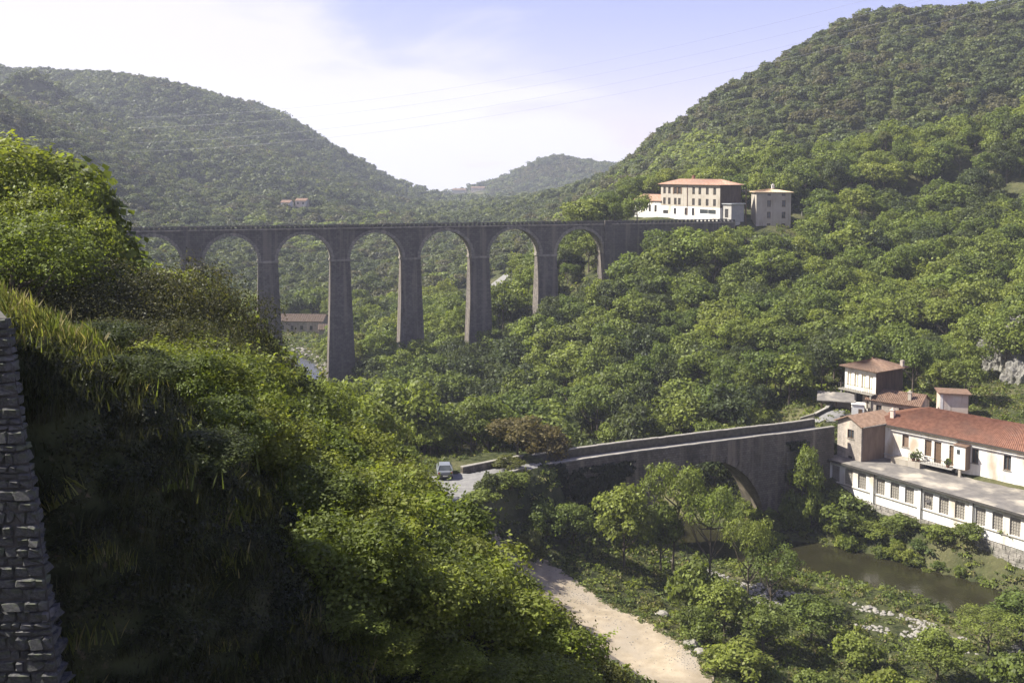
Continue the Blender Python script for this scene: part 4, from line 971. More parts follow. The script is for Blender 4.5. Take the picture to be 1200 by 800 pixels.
def build_road_behind():
    pts = [W(600, 322, 345), W(588, 330, 340), W(578, 342, 330), W(574, 352, 318), W(580, 362, 300), W(590, 372, 285)]
    strip('valley_road', M['asphalt'], [(p[0], p[1], 0) for p in pts], 2.2, .35, 4, drape=True)
build_road_behind()

# ---------------------------------------------------------------- parked car (seen from behind, on the road left of the bridge)
def build_car():
    x, y, _ = W(521, 556, 110.5); z = float(hq(np.array([x]), np.array([y]))[0]) + .12
    t = empty('parked_car', (x, y, z), R(6), 'silver hatchback parked on the road left of the stone bridge', 'car')
    # local: x across, y forward (away), body lofted
    prof = [(-2.0, .35, .62), (-1.95, .28, .95), (-1.5, .25, 1.0), (1.0, .25, .98), (1.75, .28, .80), (2.0, .32, .55)]
    bm = MB(); ring = []
    secs = [(-2.02, .40, .82, .72), (-1.93, .26, .95, .82), (-1.2, .22, .98, .86), (.6, .22, .98, .86), (1.5, .25, .88, .84), (1.95, .30, .72, .78), (2.05, .42, .6, .68)]
    for (yy_, z0, z1, hw) in secs:
        ring.append([(-hw + .08, yy_, z0), (hw - .08, yy_, z0), (hw, yy_, z0 + .18), (hw, yy_, z1 - .15), (hw - .1, yy_, z1), (-hw + .1, yy_, z1), (-hw, yy_, z1 - .15), (-hw, yy_, z0 + .18)])
    k = 0
    for r_ in ring: bm.v += r_
    n = 8
    for i in range(len(ring) - 1):
        for j in range(n): a = i * n + j; b = i * n + (j + 1) % n; bm.f.append((a, b, b + n, a + n))
    bm.f.append(tuple(range(n))[::-1]); bm.f.append(tuple((len(ring) - 1) * n + j for j in range(n)))
    bm.build('body', M['car_body'], t)
    gh = MB().hexa([(-.78, -1.75, .97), (.78, -1.75, .97), (.76, .95, .97), (-.76, .95, .97), (-.60, -1.25, 1.40), (.60, -1.25, 1.40), (.58, .1, 1.40), (-.58, .1, 1.40)])
    gh.build('window_band', M['glass'], t)
    MB().hexa([(-.62, -1.28, 1.39), (.62, -1.28, 1.39), (.6, .14, 1.39), (-.6, .14, 1.39), (-.56, -1.2, 1.45), (.56, -1.2, 1.45), (.54, .05, 1.45), (-.54, .05, 1.45)]).build('car_roof', M['car_body'], t)
    for sx in (-1, 1):
        MB().bar((sx * .80, -1.78, .96), (sx * .62, -1.26, 1.42), .09).build('rear_pillar', M['car_body'], t)
        MB().box(min(sx * .6, sx * .76), max(sx * .6, sx * .76), -2.05, -1.98, .68, .86).build('tail_light', M['lamp_red'], t)
        for yy_ in (-1.3, 1.25):
            w = MB().tube([(sx * .66, yy_, .3), (sx * .84, yy_, .3)], .3, 18).build('wheel', M['tyre'], t)
            MB().tube([(sx * .845, yy_, .3), (sx * .86, yy_, .3)], .17, 12).build('rim', M['zinc'], w)
    MB().box(-.78, .78, -2.1, -2.02, .36, .56).build('bumper', M['gutter'], t)
    MB().box(-.26, .26, -2.125, -2.101, .42, .52).build('number_plate', M['plate'], t)
build_car()
clip_poly_drape('village_road', M['asphalt'], [hit(a, b, 100)[:2] for a, b in [(936, 504), (978, 499), (1000, 492), (1034, 489), (1016, 480), (985, 478), (966, 480), (950, 488)]], .12, .3)
# low guard walls by the road
def low_wall(name, pts, h, w, mat, label, cat='wall'):
    P = [np.array(hit(a, b, 60)) for a, b in pts]; root = empty(name, tuple(P[0]), 0, label, cat)
    m = MB(); c = MB()
    for a, b in zip(P[:-1], P[1:]):
        d = (b - a)[:2]; Ln = np.linalg.norm(d); d /= Ln; nrm = np.array([-d[1], d[0]]); n = max(1, int(Ln / 1.3))
        for i in range(n):
            p = a + (b - a) * i / n - P[0]; q = a + (b - a) * (i + .98) / n - P[0]
            for (mm, z0, z1, ww) in ((m, -.5, h, w / 2), (c, h + .001, h + .1, w / 2 + .06)):
                mm.hexa([(*(p[:2] - nrm * ww), p[2] + z0), (*(q[:2] - nrm * ww), q[2] + z0), (*(q[:2] + nrm * ww), q[2] + z0), (*(p[:2] + nrm * ww), p[2] + z0),
                         (*(p[:2] - nrm * ww), p[2] + z1), (*(q[:2] - nrm * ww), q[2] + z1), (*(q[:2] + nrm * ww), q[2] + z1), (*(p[:2] + nrm * ww), p[2] + z1)])
    m.build('wall_body', M[mat], root); c.build('coping', M['coping'], root)
low_wall('roadside_parapet', [(541, 556), (575, 549), (608, 543), (640, 538)], .75, .4, 'bridge', 'low stone parapet along the road between the parked car and the bridge')
low_wall('roadside_parapet', [(938, 497), (955, 491), (968, 485), (975, 477)], .7, .4, 'dark_stone', 'curving dark parapet where the road leaves the far end of the bridge')
low_wall('roadside_parapet', [(562, 572), (592, 560), (616, 551)], .35, .4, 'bridge', 'short low kerb wall on the near side of the road at the bridge start')


# ================================================================ vegetation
def mesh_from_quads(name, V, mat):
    """V: (n,4,3)"""
    n = len(V); me = bpy.data.meshes.new(name)
    me.vertices.add(n * 4); me.vertices.foreach_set('co', V.astype(np.float32).ravel())
    me.loops.add(n * 4); me.loops.foreach_set('vertex_index', np.arange(n * 4, dtype=np.int32))
    me.polygons.add(n); me.polygons.foreach_set('loop_start', np.arange(0, n * 4, 4, dtype=np.int32))
    me.update(calc_edges=True); me.materials.append(mat); return me
def unit(v): return v / (np.linalg.norm(v, axis=-1, keepdims=True) + 1e-9)
def leaves_at(g, P, Nn, size, asp=.6, bend=.0):
    n = len(P); T = unit(np.cross(Nn, g.normal(0, 1, (n, 3)))); B = np.cross(Nn, T)
    s = size * g.uniform(.65, 1.25, n)[:, None]
    a = P - T * s * .5; c = P + T * s * .5; b = P + B * s * asp * .5 - Nn * s * .08; d = P - B * s * asp * .5 - Nn * s * .08
    return np.stack([a, b, c, d], 1)
def crown_points(seed, Rr, z0, Rz, nl, lr, n, zlow=-.35, shell=.75):
    """leafy lobes gathered round an uneven crown; returns leaf points, outward directions and lobe centres"""
    g = np.random.RandomState(seed)
    D = unit(g.normal(0, 1, (nl * 4, 3))); D = D[D[:, 2] > zlow][:nl]
    rad = g.uniform(.35, 1.0, len(D)) ** .6
    L = lr * g.uniform(.6, 1.25, len(D))
    C = D * rad[:, None] * np.array([Rr, Rr, Rz]) * (1 - .45 * lr / Rr); C[:, 2] += z0
    C[:, :2] += g.normal(0, Rr * .08, (len(D), 2))
    per = L ** 2 / (L ** 2).sum(); pts = []; dirs = []
    for c, l, p in zip(C, L, per):
        m = int(n * p * 1.6); v = unit(g.normal(0, 1, (m, 3))); v[:, 2] = np.where((v[:, 2] < -.3) & (g.rand(m) < .6), -v[:, 2], v[:, 2])
        rr = l * (1 - (1 - shell) * g.rand(m) ** 1.5) * (1 + .22 * g.normal(0, 1, m))
        q = c + v * rr[:, None] * np.array([1.0, 1.0, .8]); ins = np.zeros(m, bool)
        dd = np.linalg.norm((q[:, None] - C[None]) * np.array([1, 1, 1.2]), axis=2) < L[None] * .68
        ins = dd.sum(1) > 0; keep = ~ins
        pts.append(q[keep]); dirs.append(v[keep])
    return g, np.concatenate(pts), np.concatenate(dirs), C, L
def make_crown(seed, Rr, z0, Rz, nl, lr, n, leaf, asp=.6, up=.35, jit=.55, **k):
    g, P, D, C, L = crown_points(seed, Rr, z0, Rz, nl, lr, n, **k)
    if len(P) > n: i = g.choice(len(P), n, replace=False); P, D = P[i], D[i]
    N = unit(D + g.normal(0, jit, D.shape) + np.array([0, 0, up]))
    return leaves_at(g, P, N, leaf, asp), C, L
def sprigs(seed, C, L, n, ln, per, leaf):
    """young shoots standing out of the crown with leaves along them"""
    g = np.random.RandomState(seed); P = []; N = []
    for _ in range(n):
        k = g.randint(len(C)); d = unit(g.normal(0, 1, 3) + np.array([0, 0, 1.0])); a = np.array(C[k]) + d * L[k] * .75; l = ln * g.uniform(.5, 1.2); bend = g.normal(0, .25, 3)
        for t in np.linspace(0, 1, per): P.append(a + d * l * t + bend * l * t * t + g.normal(0, .05, 3)); N.append(unit(g.normal(0, 1, 3) + d * .2 + [0, 0, .4]))
    return leaves_at(g, np.array(P), np.array(N), leaf, .55)
def make_trunk(seed, C, z_top, r, base=-.6, lean=.3, nb=7):
    rnd = random.Random(seed); mb = MB(); p = []
    top = Vector((rnd.uniform(-lean, lean), rnd.uniform(-lean, lean), z_top))
    for i in range(6):
        t = i / 5; p.append((top.x * t * t + rnd.uniform(-.06, .06) * r * 4, top.y * t * t + rnd.uniform(-.06, .06) * r * 4, base + (z_top - base) * t))
    mb.tube(p, [r * (1.5 - .2 * 0) if i == 0 else r * (1 - .13 * i) for i in range(6)], 7)
    order = sorted(range(len(C)), key=lambda i: -abs(C[i][0]) - abs(C[i][1]))[:nb]
    for i in order:
        c = Vector(C[i]); k = rnd.choice((2, 3, 4)); a = Vector(p[k]); m = a.lerp(c, .5) + Vector((0, 0, -.12 * (c - a).length))
        mb.tube([a, m, c], [r * .5, r * .33, r * .12], 5)
    return mb
def joinable(name, V, mat, mb, bark):
    """crown and trunk in one mesh, for the distant forest"""
    n = len(V); tv = np.array(mb.v, np.float32) if mb else np.zeros((0, 3), np.float32)
    faces = [tuple(i + 4 * n for i in f) for f in (mb.f if mb else [])]
    co = np.concatenate([V.reshape(-1, 3).astype(np.float32), tv]); li = np.concatenate([np.arange(n * 4), np.array([i for f in faces for i in f], int)]).astype(np.int32)
    ls = np.concatenate([np.arange(0, n * 4, 4), n * 4 + np.cumsum([0] + [len(f) for f in faces])[:-1]]).astype(np.int32)[:n + len(faces)]
    me = bpy.data.meshes.new(name); me.vertices.add(len(co)); me.vertices.foreach_set('co', co.ravel()); me.loops.add(len(li)); me.loops.foreach_set('vertex_index', li)
    me.polygons.add(len(ls)); me.polygons.foreach_set('loop_start', ls); me.update(calc_edges=True)
    me.materials.append(mat); me.materials.append(bark)
    me.polygons.foreach_set('material_index', np.r_[np.zeros(n, np.int32), np.ones(len(faces), np.int32)].astype(np.int32)); return me

# canonical plants, real size; radius, height noted
NEAR = []      # big-leaved bushes and small trees, R 2.2, H 4.2
for i in range(4):
    V, C, L = make_crown(100 + i, 2.2, 2.3, 1.9, 26, .74, 9000, .165, .62, zlow=-.55, shell=.62, jit=.6)
    V = np.concatenate([V, sprigs(900 + i, C, L, 46, .85, 15, .17)])
    NEAR.append((mesh_from_quads('crown', V, M['leaf_bright']), make_trunk(i, C, 2.6, .09, nb=10).mesh('trunk', M['bark'], True)))
OAK = []       # dense dark small-leaved, R 3, H 5.6
for i in range(2):
    V, C, L = make_crown(200 + i, 3.0, 3.0, 2.6, 60, .9, 24000, .10, .5, zlow=-.5, shell=.6, jit=.8)
    OAK.append((mesh_from_quads('crown', V, M['leaf_oak']), make_trunk(20 + i, C, 3.6, .16, nb=9).mesh('trunk', M['bark'], True)))
BIG = []       # broad tree seen at 30-60 m, R 4, H 8
for i in range(3):
    V, C, L = make_crown(300 + i, 4.0, 5.0, 3.1, 70, 1.05, 20000, .20, .6, zlow=-.45, shell=.5)
    V = np.concatenate([V, sprigs(950 + i, C, L, 50, .8, 14, .22)])
    BIG.append((mesh_from_quads('crown', V, M['leaf_bright']), make_trunk(30 + i, C, 6.0, .2, nb=12).mesh('trunk', M['bark'], True)))
MIDT = []      # trees at 80-130 m, R 3, H 6.5
for i in range(5):
    V, C, L = make_crown(400 + i, 3.0, 4.0, 2.6, 42, .85, 5200, .34, .65, zlow=-.4, shell=.5)
    MIDT.append((mesh_from_quads('crown', V, M['leaf_mid']), make_trunk(40 + i, C, 4.8, .15, nb=8).mesh('trunk', M['bark'], True)))
BUSH = []      # rounded shrubs touching the ground at 80-130 m, R 2, H 3
for i in range(4):
    V, C, L = make_crown(500 + i, 2.0, 1.3, 1.6, 26, .62, 2600, .30, .65, zlow=-.3, shell=.5)
    BUSH.append((mesh_from_quads('crown', V, M['leaf_mid']), make_trunk(50 + i, C, 1.4, .07, nb=5).mesh('trunk', M['bark'], True)))
UMB = []       # open flat-topped trees with visible trunks, R 4, H 8
for i in range(3):
    V, C, L = make_crown(600 + i, 4.0, 6.3, 1.9, 40, .95, 4800, .32, .5, zlow=-.15, shell=.45)
    UMB.append((mesh_from_quads('crown', V, M['leaf_fresh']), make_trunk(60 + i, C, 6.2, .17, nb=12, lean=.9).mesh('trunk', M['bark'], True)))
FORV = []      # slope trees at 130-280 m, R 3, H 7
for i in range(6):
    q_ = [(.95, 34, 4.2, 2.9, .40), (.70, 55, 4.8, 2.3, .34), (1.25, 20, 4.0, 3.0, .42), (.8, 44, 4.9, 2.5, .36), (1.0, 30, 3.9, 3.2, .44), (.6, 70, 4.3, 2.8, .30)][i]
    V, C, L = make_crown(700 + i, 3.0, q_[2], q_[3], q_[1], q_[0], int(3000 * (.4 / q_[4]) ** 1.5), q_[4], .75, zlow=-.35, shell=.5, jit=.6)
    FORV.append((V, make_trunk(70 + i, C, 5.0, .16, nb=5)))
FORT = [(mesh_from_quads('crown', V, M['leaf_mid']), t.mesh('trunk', M['bark'])) for V, t in FORV]
FARV = []
for i in range(4):
    V, C, L = make_crown(800 + i, 3.2, 3.0, 2.8, 12, 1.35, 230, 1.35, .8, zlow=-.2, shell=.75, jit=.4)
    FARV.append(V)

SET = {'near': (NEAR, 2.2, 4.2), 'oak': (OAK, 3.0, 5.6), 'big': (BIG, 4.0, 8.1), 'mid': (MIDT, 3.0, 6.6), 'bush': (BUSH, 2.0, 2.9), 'umb': (UMB, 4.0, 8.2), 'for': (FORT, 3.0, 7.1)}
for k_, (vs_, r_, h_) in list(SET.items()):
    hz_ = []; 
    for cm_, _t in vs_:
        c_ = np.empty(len(cm_.vertices) * 3, np.float32); cm_.vertices.foreach_get('co', c_); hz_.append(np.percentile(c_[2::3], 99.3))
    SET[k_] = (vs_, r_, float(np.mean(hz_)))
rt = random.Random(11)
def plant(kind, x, y, Rr, H, mat, name, label, group=None, cat='tree', z=None):
    variants, r0, h0 = SET[kind]; cm, tm = rt.choice(variants)
    z = float(hq(np.array([x]), np.array([y]))[0]) if z is None else z
    t = bpy.data.objects.new(name, None); t.empty_display_size = .5; t.location = (x, y, z); t.rotation_euler = (0, 0, rt.uniform(0, 6.28)); t.scale = (Rr / r0, Rr / r0, H / h0); COL.objects.link(t)
    tag(t, label, cat, group)
    for nm, me in (('trunk', tm), ('crown', cm)):
        o = bpy.data.objects.new(nm, me); o.parent = t; COL.objects.link(o)
        if nm == 'crown': o.material_slots[0].link = 'OBJECT'; o.material_slots[0].material = M[mat]
    return t
TREES_XY = []
def put(kind, px, pyt, Y, Rr, mat, name, label, group=None, cat='tree', minH=None, maxH=None):
    """stand a plant on the terrain at depth Y with its top reaching the seen height"""
    x, y, zt = W(px, pyt, Y); g = float(hq(np.array([x]), np.array([y]))[0]); H = zt - g
    h0 = SET[kind][2] / SET[kind][1] * Rr
    H = min(max(H, (minH or .6) * h0), (maxH or 2.2) * h0); TREES_XY.append((x, y, Rr))
    return plant(kind, x, y, Rr, H, mat, name, label, group, cat)

# --- foreground, left
put('big', -50, 150, 42, 5.0, 'leaf_bright', 'leafy_tree', 'tallest bright green leafy tree at the left edge above the grass bank')
put('big', 22, 178, 40, 3.2, 'leaf_bright', 'leafy_tree', 'bright green tree just right of the tallest one at the left edge')
put('big', 45, 222, 38, 2.7, 'leaf_bright', 'leafy_tree', 'rightmost of the bright green trees at upper left, touching the left end of the viaduct')
put('big', 8, 250, 34, 3.0, 'leaf_fresh', 'leafy_tree', 'lower bright green tree at the left edge in front of the tallest one')
put('near', 100, 280, 38, 1.5, 'leaf_bright', 'leafy_bush', 'small bright bush peeping over the dark oaks below the left end of the viaduct', cat='bush', maxH=1.4)
for i, (px, pt, Y, r, lab) in enumerate([(95, 330, 34, 2.8, 'leftmost dark evergreen oak beside the grass bank'), (150, 306, 36, 3.4, 'second dark evergreen oak from the left, behind the grass bank'), (205, 308, 37, 3.6, 'broadest dark evergreen oak in the middle of the oak clump'), (248, 325, 37, 2.4, 'rightmost dark evergreen oak below the wide left pier'), (190, 375, 32, 2.6, 'lower dark evergreen oak in front of the oak clump'), (250, 385, 34, 1.9, 'small dark evergreen oak right above the yellow green bush'), (140, 372, 31, 2.0, 'small dark evergreen oak right beside the lit grass crest')]):
    put('oak', px, pt, Y, r, 'leaf_oak', 'evergreen_oak', lab)
rnd = random.Random(21)
LB = 'sunlit leafy bush on the steep bank in the left foreground'
fg = [(178, 428, 28, 1.7), (235, 398, 31, 2.3), (285, 425, 33, 2.1), (335, 440, 37, 2.3), (196, 490, 25, 1.4), (212, 450, 27, 1.7), (250, 480, 27, 1.9), (300, 490, 30, 2.1), (350, 495, 34, 2.3), (395, 500, 40, 2.4),
      (212, 560, 22.5, 1.2), (240, 540, 23.5, 1.5), (285, 560, 25, 1.7), (335, 570, 28, 2.0), (385, 560, 33, 2.2), (430, 550, 38, 2.3), (436, 578, 42, 2.0), (265, 625, 20.5, 1.1), (300, 615, 22, 1.3), (345, 640, 23, 1.5), (390, 640, 26, 1.8), (435, 640, 30, 2.0), (468, 650, 34, 1.9), (500, 672, 38, 1.6),
      (370, 700, 21, 1.2), (415, 705, 22.5, 1.5), (460, 700, 25, 1.7), (510, 700, 28, 1.9), (548, 702, 31, 1.6), (592, 714, 33, 1.4), (440, 765, 20, 1.3), (490, 765, 21.5, 1.5), (540, 760, 24, 1.7), (590, 755, 26, 1.7), (640, 755, 29, 1.5), (675, 785, 28, 1.3), (418, 798, 18, 1.3), (458, 812, 18.3, 1.3), (500, 815, 19, 1.4), (560, 815, 21, 1.5), (620, 815, 24, 1.6), (700, 815, 26, 1.4)]
for i, (px, pt, Y, r) in enumerate(fg):
    m = ('leaf_bright', 'leaf_fresh', 'leaf_bright', 'leaf_mid', 'leaf_bright', 'leaf_bright', 'leaf_fresh')[i % 7]; r *= .88 if i < 24 else 1.0; pt -= 0 if i < 24 else 16 if i < 30 else 28 if i < 36 else 44; pt += rnd.uniform(-15, 18); px += rnd.uniform(-8, 8)
    if i in (15, 16, 34, 35, 41): m = 'leaf_olive'
    nm = {0: 'topmost yellow green bush in the left foreground, below the dark oaks', 13: 'dull olive bush in the middle of the foreground bank, below the parked car'}.get({0: -1, 1: 0, 16: 13, 13: -1}.get(i, i), None)
    rws = [0, 4, 10, 17, 24, 30, 36, 42]; rw = max(k for k in range(7) if rws[k] <= i); od = ['leftmost', 'second', 'third', 'fourth', 'fifth', 'sixth', 'rightmost'][6 if i + 1 == rws[rw + 1] else i - rws[rw]]
    tone = {'leaf_bright': 'yellow green', 'leaf_fresh': 'fresh green', 'leaf_olive': 'dull olive', 'leaf_mid': 'deeper green'}[m]
    rown = ['top row right under the dark oaks', 'second row from the top', 'third row from the top', 'row level with the road bridge', 'row level with the river', 'last but one row from the bottom', 'row along the bottom edge'][rw]
    put('near', px, pt, Y, r, m, 'leafy_bush', nm or f'{tone} bush, {od} in the {rown}', 'sunlit bushes on the foreground bank', 'bush', minH=.75)
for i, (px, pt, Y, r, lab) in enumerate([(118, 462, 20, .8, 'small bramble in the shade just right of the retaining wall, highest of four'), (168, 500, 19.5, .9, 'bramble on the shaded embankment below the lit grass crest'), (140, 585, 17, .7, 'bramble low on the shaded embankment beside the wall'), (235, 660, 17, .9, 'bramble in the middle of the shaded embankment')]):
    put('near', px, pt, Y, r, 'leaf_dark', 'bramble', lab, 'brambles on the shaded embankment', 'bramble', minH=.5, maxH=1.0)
put('big', 232, 396, 33, 2.3, 'leaf_bright', 'leafy_tree', 'tallest yellow green tree in the foreground, right below the dark oaks', maxH=1.6)
put('big', 330, 430, 42, 2.9, 'leaf_fresh', 'leafy_tree', 'loose yellow green tree in front of the tall river pier', maxH=1.6)
for i, (px, pt, Y, r, m) in enumerate([(392, 772, 16.6, .75, 'leaf_fresh'), (440, 788, 16.8, .85, 'leaf_bright'), (492, 786, 17.4, .95, 'leaf_bright'), (545, 788, 18, 1.0, 'leaf_fresh'), (600, 784, 19.5, 1.1, 'leaf_bright'), (655, 788, 21, 1.2, 'leaf_bright')]):
    put('near', px, pt, Y, r, m, 'leafy_bush', f"low {'fresh' if m == 'leaf_fresh' else 'yellow'} green bush cut off by the bottom edge, {['leftmost', 'second', 'third', 'fourth', 'fifth', 'rightmost'][i]} of six", 'low bushes along the bottom edge', 'bush', minH=.4, maxH=1.2)
# tall young tree standing up out of the foreground bushes
put('near', 565, 655, 33, 1.3, 'leaf_bright', 'leafy_sapling', 'light green sapling rising beside the top of the gravel track', cat='tree', maxH=2.6)
# band of trees between the bank and the road
ORD = ['first', 'second', 'third', 'fourth', 'fifth', 'sixth', 'seventh', 'eighth', 'ninth', 'tenth', 'eleventh', 'twelfth', 'thirteenth', 'fourteenth', 'fifteenth']
band = [(300, 478, 55, 3.0), (355, 470, 62, 3.2), (405, 470, 72, 3.6), (435, 484, 80, 3.0), (420, 515, 60, 3.0), (442, 522, 70, 2.6), (462, 500, 92, 2.6), (474, 548, 85, 2.0), (380, 520, 48, 2.6), (440, 470, 100, 3.2), (470, 588, 62, 2.0), (340, 505, 45, 2.6), (488, 624, 58, 1.7), (400, 455, 95, 3.8), (350, 452, 90, 3.8)]
for i, (px, pt, Y, r) in enumerate(band):
    put('mid', px, pt, Y, r, ('leaf_bright', 'leaf_fresh', 'leaf_bright', 'leaf_olive')[i % 4], 'leafy_tree', ('olive' if i % 4 == 3 else 'light green') + ' tree, ' + ORD[sorted(b[0] for b in band).index(px)] + ' from the left in the thicket left of the parked car', 'trees in the thicket left of the parked car')

# --- middle, around the bridge
mids = [
 ('mid', 732, 572, 108, 3.6, 'leaf_fresh', 'round_tree', 'round dense tree standing alone in front of the bridge above the gravel track'),
 ('umb', 790, 542, 112, 3.8, 'leaf_fresh', 'locust_tree', 'tall pale green locust tree in front of the left side of the bridge arch'),
 ('umb', 833, 572, 110, 3.6, 'leaf_fresh', 'locust_tree', 'broad pale green locust tree covering the foot of the bridge arch'),
 ('umb', 878, 606, 106, 2.8, 'leaf_fresh', 'locust_tree', 'lower locust tree beside the river, right of the broad one'),
 ('mid', 775, 590, 111, 2.7, 'leaf_mid', 'leafy_tree', 'dark tree between the round tree and the locust trees'),
 ('mid', 606, 488, 118.5, 3.5, 'leaf_brown', 'reddish_tree', 'reddish brown tree at the left end of the bridge'),
 ('mid', 640, 500, 124, 3.2, 'leaf_brown', 'reddish_tree', 'smaller brownish tree behind the left parapet of the bridge'),
 ('bush', 600, 572, 109, 2.4, 'leaf_mid', 'shrub', 'shrub below the road at the left end of the bridge'),
 ('bush', 570, 553, 105, 1.5, 'leaf_dark', 'shrub', 'dark shrub on the near edge of the asphalt road'),
 ('bush', 596, 540, 113.5, 1.7, 'leaf_olive', 'shrub', 'olive shrub hiding the start of the bridge parapet'),
 ('bush', 640, 590, 108, 2.3, 'leaf_mid', 'shrub', 'leftmost shrub in the row under the ivy covered bridge wall'),
 ('mid', 672, 592, 109, 2.5, 'leaf_mid', 'leafy_tree', 'small dark tree left of the round tree'),
 ('bush', 560, 592, 103, 2.0, 'leaf_fresh', 'shrub', 'shrub right below the asphalt road'),
 ('bush', 620, 622, 103, 1.5, 'leaf_olive', 'shrub', 'low olive shrub between the two patches of pale gravel'),
 ('bush', 808, 655, 99, 2.8, 'leaf_mid', 'shrub', 'broad shrub below the locust trees'),
 ('umb', 905, 640, 104, 3.2, 'leaf_mid', 'locust_tree', 'thin stemmed tree on the near river bank by the pale gravel bar'),
 ('mid', 850, 683, 95, 3.0, 'leaf_fresh', 'leafy_tree', 'feathery young tree between the track and the gravel bar'),
 ('bush', 822, 715, 92, 2.2, 'leaf_mid', 'shrub', 'shrub on the right edge of the gravel track, lower one'),
 ('mid', 895, 705, 93, 2.8, 'leaf_mid', 'leafy_tree', 'dark small tree in the lower middle right'),
 ('bush', 862, 762, 86, 2.8, 'leaf_bright', 'shrub', 'bright shrub at the bottom edge right of the gravel track'),
 ('mid', 952, 700, 97, 3.0, 'leaf_mid', 'leafy_tree', 'rounded tree left of the pale boulders on the river flat'),
 ('bush', 1010, 745, 92, 2.6, 'leaf_fresh', 'shrub', 'fresh green shrub below the pale boulders'),
 ('mid', 1100, 742, 90, 2.8, 'leaf_fresh', 'leafy_tree', 'light tree on the river flat in the lower right'),
 ('umb', 1160, 722, 96, 3.4, 'leaf_fresh', 'locust_tree', 'light tree at the lower right standing before the end of the dark water'),
 ('mid', 1198, 700, 98, 3.6, 'leaf_mid', 'leafy_tree', 'tree at the right edge of the picture beyond the end of the water'),
 ('bush', 1190, 765, 86, 2.6, 'leaf_mid', 'shrub', 'shrub in the bottom right corner'),
 ('bush', 960, 785, 84, 2.2, 'leaf_mid', 'shrub', 'shrub at the bottom edge below the pale boulders'),
 ('bush', 1050, 788, 83, 2.4, 'leaf_bright', 'shrub', 'bright shrub at the bottom edge, lower right'),
 ('mid', 946, 528, 131, 2.3, 'leaf_fresh', 'leafy_tree', 'small tree against the bridge wall left of the workshop'),
 ('bush', 930, 553, 130, 1.7, 'leaf_mid', 'shrub', 'shrub left of the small tree against the bridge wall'),
 ('bush', 952, 572, 130, 1.8, 'leaf_fresh', 'shrub', 'shrub at the foot of the small tree by the bridge wall'),
 ('bush', 985, 580, 129, 3.6, 'leaf_mid', 'shrub', 'big domed shrub under the left end of the workshop'),
 ('bush', 1052, 607, 125, 2.6, 'leaf_mid', 'shrub', 'domed shrub against the river wall below the fourth window bay'),
 ('bush', 1022, 620, 126, 2.2, 'leaf_fresh', 'shrub', 'low bright shrub between the two domed shrubs on the far bank'),
 ('bush', 1138, 638, 119, 2.2, 'leaf_mid', 'shrub', 'shrub against the right part of the river wall'),
 ('bush', 1098, 650, 121, 1.8, 'leaf_fresh', 'shrub', 'low shrub on the far bank below the river wall'),
 ('bush', 1185, 655, 117, 2.2, 'leaf_fresh', 'shrub', 'shrub on the far bank at the right edge of the picture'),
 ('mid', 552, 470, 124, 3.4, 'leaf_mid', 'leafy_tree', 'tree with a bare dark trunk behind the parked car'),
]
for a in mids:
    put(a[0], a[1], a[2], a[3], a[4], a[5], a[6], a[7], None, 'shrub' if a[0] == 'bush' else 'tree')

# --- ivy hanging over the left part of the bridge wall
def build_ivy():
    g = np.random.RandomState(9); P = []
    for s0, s1, n, top, bottom in ((1.0, 6.0, 2600, .0, -6.5), (5.5, 15.5, 6500, -1.0, -9.5), (38.5, 44, 2200, -1.2, -9)):
        for _ in range(n):
            s = g.uniform(s0, s1); p = BAT(s); f = (s - s0) / (s1 - s0)
            z = p[2] + top - (top - bottom) * g.rand() ** .9 * (.55 + .45 * math.sin(f * 3.1 + .2))
            if fbm(np.array([s]), np.array([z]), 2.2, 5)[0] < -.34 + .5 * (abs(f - .5) * 2) ** 3: continue
            d = abs(g.normal(0, .22)) + .08
            P.append((p[0] + BO[0] - BN[0] * d, p[1] + BO[1] - BN[1] * d, z + BB))
    P = np.array(P); base = P[0].copy(); base[2] = BB + 8
    n0 = np.array([-BN[0], -BN[1], .3]); N = unit(n0 + g.normal(0, .5, P.shape))
    V = leaves_at(g, P - base, N, .42, .8)
    o = obj('ivy', mesh_from_quads('ivy', V, M['ivy']), loc=tuple(base)); tag(o, 'dark ivy hanging down the shaded face of the stone bridge', 'ivy')
build_ivy()

# ---------------------------------------------------------------- forest
def hexjit(x0, x1, y0, y1, sp, g):
    xs = np.arange(x0, x1, sp); ys = np.arange(y0, y1, sp * .87); X, Y = np.meshgrid(xs, ys); X = X + (np.arange(len(ys)) % 2)[:, None] * sp / 2
    X = X + g.uniform(-.42, .42, X.shape) * sp; Y = Y + g.uniform(-.42, .42, Y.shape) * sp
    return X.ravel(), Y.ravel()
VA = R(16)
BLD = [((ANX[0], ANX[1]), AA, -3, 45, -3, 13), ((49.1, 138.6), math.atan2(-.748, .664), -2, 36, -2, 12), ((49.4, 150), math.atan2(-.832, .555), -4, 9, -4, 9), ((37.4, 257.5), math.atan2(-18, 11.2), -13, 27, -7, 11), (W(885, 260, 240)[:2], 0, -1.5, 10, -1, 9),
       (W(320, 393, 272)[:2], 0, -11, 22, -7, 10), (W(962, 486, 147)[:2], R(-18), -2, 8, -4, 6), (W(1101, 488, 143)[:2], R(-14), -2, 5, -3, 5), (W(1077, 486, 141)[:2], math.atan2(-.62, .78), -9, 2, -3, 6), (W(329, 238, 555)[:2], 0, -4, 20, -16, 9), (W(498, 217, 1180)[:2], 0, -4, 75, -30, 14), (W(1190, 245, 246)[:2], 0, -3, 7, -8, 5), (W(428, 520, 118)[:2], 0, -2, 3, -4, 3)]
VR = np.array([W(600, 322, 345), W(588, 330, 340), W(578, 342, 330), W(574, 352, 318), W(580, 362, 300), W(590, 372, 285)])
